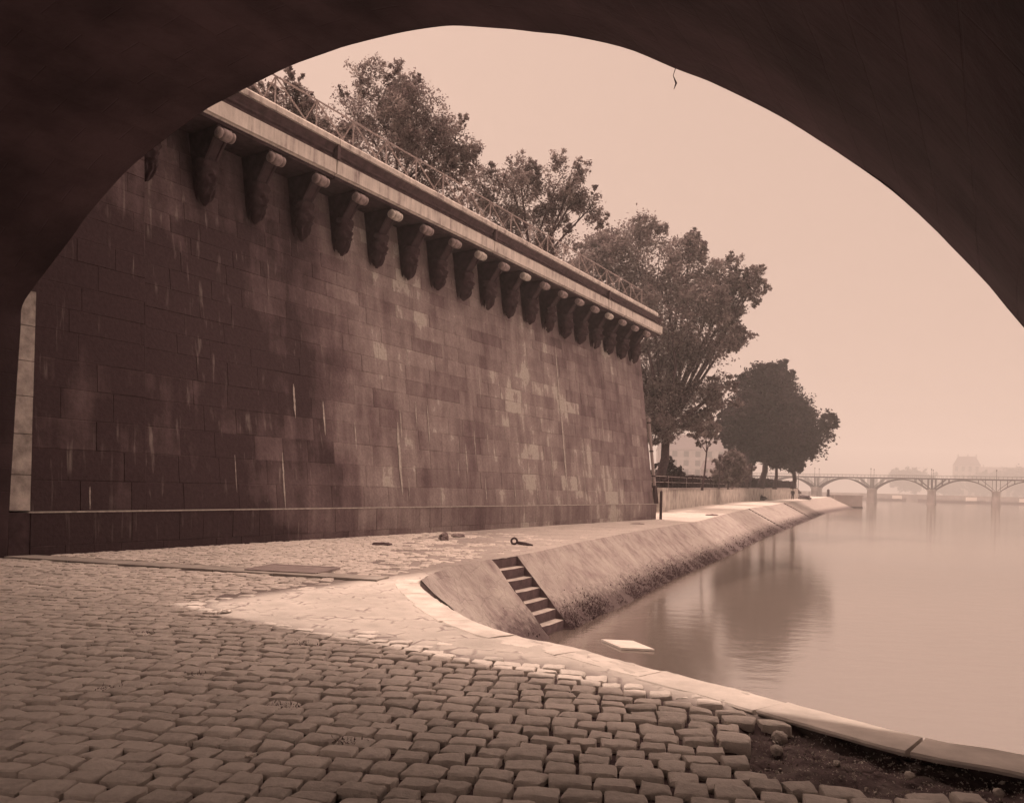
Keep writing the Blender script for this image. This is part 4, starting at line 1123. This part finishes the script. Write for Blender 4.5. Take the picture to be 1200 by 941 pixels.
# loose stones kicked out where the setts are missing
for i, (x, y, r_, lb) in enumerate([(1.80, 5.04, .05, 'loose sett tipped against the kerb at the head of the earth patch'), (1.70, 4.80, .04, 'loose sett half sunk at the left of the earth patch'), (2.35, 4.45, .028, 'pebble in the middle of the earth patch'), (2.0, 4.62, .022, 'small pebble just left of the middle of the earth patch'), (2.72, 4.22, .03, 'pebble near the right end of the earth patch')]):
    rock('loose_stone', (x, y, -.075), r_, M['sett'], 30+i, lb, 'stone', .8, 'loose stones in the earth patch', am=.22)
def earth_crumbs():
    V = []; F = []; n = 0; S = []
    for k in range(5200):
        x, y = random.uniform(1.2, 3.4), random.uniform(3.8, 5.5)
        if not in_patch(x, y): continue
        r_ = random.uniform(.003, .011)*(1.8 if random.random() < .04 else 1); z = -.055+(-.05*fbm(x, y, 2.0, 5)+0.03*fbm(x, y, 14, 6))+.010*fbm(x, y, 5, 1, 3)-.04
        c = Vector((x, y, z)); vs = [c+Vector((random.gauss(0, 1), random.gauss(0, 1), random.gauss(.3, 1))).normalized()*r_ for _ in range(4)]
        V += [tuple(v) for v in vs]; F += [(n, n+1, n+2), (n, n+1, n+3), (n+1, n+2, n+3), (n, n+2, n+3)]; n += 4; S += [random.random()]*4
    o = np_mesh('earth_crumbs', V, F, M['sett'], shade=S)
    tag(o, 'crumbs of earth and grit in the hole beside the kerb', 'grit', kind='stuff')
earth_crumbs()

def scrap(x, y, z, s, seed, label, name='paper_scrap', cat='paper'):
    rnd = random.Random(seed); V = []; F = []; n = 5
    for i in range(n+1):
        for j in range(n+1): V.append((x+(i/n-.5)*s*(1+rnd.uniform(-.1, .1)), y+(j/n-.5)*s*.8*(1+rnd.uniform(-.1, .1)), z+rnd.uniform(0, .22)*s))
    for i in range(n):
        for j in range(n): a = i*(n+1)+j; F.append((a, a+1, a+n+2, a+n+1))
    mb = MB(); mb.add(V, F); o = mb.build(name, M['paper']); md = o.modifiers.new('t', 'SOLIDIFY'); md.thickness = .003
    tag(o, label, cat, 'paper scraps on the paving')
scrap(-7.95, 14.55, .0, .13, 1, 'white paper scrap at the foot of the wall at the far left')
scrap(-3.28, 8.9, .0, .13, 2, 'pale paper scrap just below the left tip of the sunlit paving')
scrap(-1.42, 4.3, .0, .06, 3, 'tiny pale scrap among the nearest setts')
# floating board
bd_ = MB(); c = Vector((2.32, 14.9, -1.475)); a = Vector((.31, -.03, 0)); b = Vector((-.17, .45, 0)); V = []
bd_.box(c, a, b*.85, (0, 0, .02)); fbd = bd_.build('floating_board', simple('wet_board', 0.45, .1, 5))
tag(fbd, 'white flat board floating on the water near the stairs', 'board')

# tufts of weed between the setts
tv = []; tf = []; ts = []; n = 0
for (x, y) in [(-2.45, 6.05), (-2.0, 7.35), (-1.9, 7.25), (-1.55, 5.3), (-1.5, 5.25), (-3.6, 7.6), (-.95, 4.6), (-2.9, 5.6)]:
    for k in range(40):
        P = Vector((x+random.gauss(0, .05), y+random.gauss(0, .04), -.01)); d = Vector((random.gauss(0, .8), random.gauss(0, .8), 1)).normalized(); h = random.uniform(.01, .04); w = Vector((random.gauss(0, 1), random.gauss(0, 1), 0)).normalized()*.004
        tv += [tuple(P-w), tuple(P+w), tuple(P+d*h)]; tf.append((n, n+1, n+2)); n += 3; ts += [random.random()]*3
tag(np_mesh('weed_tufts', tv, tf, M['weed'], shade=ts), 'tiny weed tufts sprouting in joints of the near setts', 'weeds', kind='stuff')

# ---------------------------------------------------------------- the man on the far quay
px, py, pz = 47.0, 128.5, gz(128.5)
body_j = [(0, 0, .95), (0, .01, 1.15), (0, 0, 1.42), (0, .0, 1.52), (0, -.02, 1.64), (0, -.02, 1.74),
          (.20, 0, 1.42), (.27, .03, 1.14), (.26, -.04, .90), (.26, -.06, .80), (-.20, 0, 1.42), (-.27, .03, 1.14), (-.26, -.04, .90), (-.26, -.06, .80),
          (.10, 0, .90), (.11, -.03, .50), (.12, .02, .09), (.13, -.12, .04), (-.10, 0, .90), (-.11, .06, .50), (-.12, .10, .09), (-.13, -.03, .04)]
body_e = [(0, 1), (1, 2), (2, 3), (3, 4), (4, 5), (2, 6), (6, 7), (7, 8), (8, 9), (2, 10), (10, 11), (11, 12), (12, 13), (0, 14), (14, 15), (15, 16), (16, 17), (0, 18), (18, 19), (19, 20), (20, 21)]
body_r = [.14, .13, .15, .06, .10, .075, .07, .05, .04, .04, .07, .05, .04, .04, .10, .065, .045, .04, .10, .065, .045, .04]
def skinned(name, js, es, rs, m, parent=None, root=0):
    me = bpy.data.meshes.new(name); me.from_pydata([(px+a, py+b, pz+c) for a, b, c in js], es, []); me.update()
    o = link(name, me, m, parent); sk = o.modifiers.new('skin', 'SKIN'); o.modifiers.new('sub', 'SUBSURF').levels = 1
    for v, r_ in zip(me.skin_vertices[0].data, rs): v.radius = (r_, r_)
    me.skin_vertices[0].data[root].use_root = True
    return o
man = empty('person', (px, py, pz)); tag(man, 'person in a dark coat standing on the quay by the low wall end', 'person')
skinned('body', body_j, body_e, body_r, M['skin'], man)
skinned('coat', [(0, 0, .78), (0, 0, 1.0), (0, 0, 1.42), (.20, 0, 1.42), (.27, .03, 1.14), (.26, -.04, .92), (-.20, 0, 1.42), (-.27, .03, 1.14), (-.26, -.04, .92)], [(0, 1), (1, 2), (2, 3), (3, 4), (4, 5), (2, 6), (6, 7), (7, 8)], [.21, .19, .18, .095, .075, .06, .095, .075, .06], M['cloth_dark'], man, 1)
skinned('trousers', [(0, 0, .9), (.10, 0, .88), (.11, -.03, .50), (.12, .02, .08), (-.10, 0, .88), (-.11, .06, .50), (-.12, .10, .08)], [(0, 1), (1, 2), (2, 3), (0, 4), (4, 5), (5, 6)], [.15, .12, .085, .07, .12, .085, .07], M['cloth_dark'], man)
mb = MB(); mb.tube([(px, py-.02, pz+1.70), (px, py-.02, pz+1.72), (px, py-.02, pz+1.725), (px, py-.02, pz+1.83)], [.15, .15, .10, .085], 12); mb.build('hat', M['cloth_dark'], man)
adopt(man)

# ---------------------------------------------------------------- river haze
HAZE = 0.0012
mb = MB(); mb.box((400, 560, 41), (950, 0, 0), (0, 790, 0), (0, 0, 43.6))
hm = bpy.data.materials.new('haze'); hm.use_nodes = True; t = hm.node_tree; t.nodes.clear()
o = t.nodes.new('ShaderNodeOutputMaterial'); pv = t.nodes.new('ShaderNodeVolumePrincipled')
pv.inputs['Color'].default_value = (.95, .95, .95, 1); pv.inputs['Density'].default_value = HAZE; pv.inputs['Anisotropy'].default_value = 0.2
t.links.new(pv.outputs[0], o.inputs['Volume'])
tag(mb.build('haze', hm), 'pale haze hanging over the river and far banks', 'haze', kind='stuff')
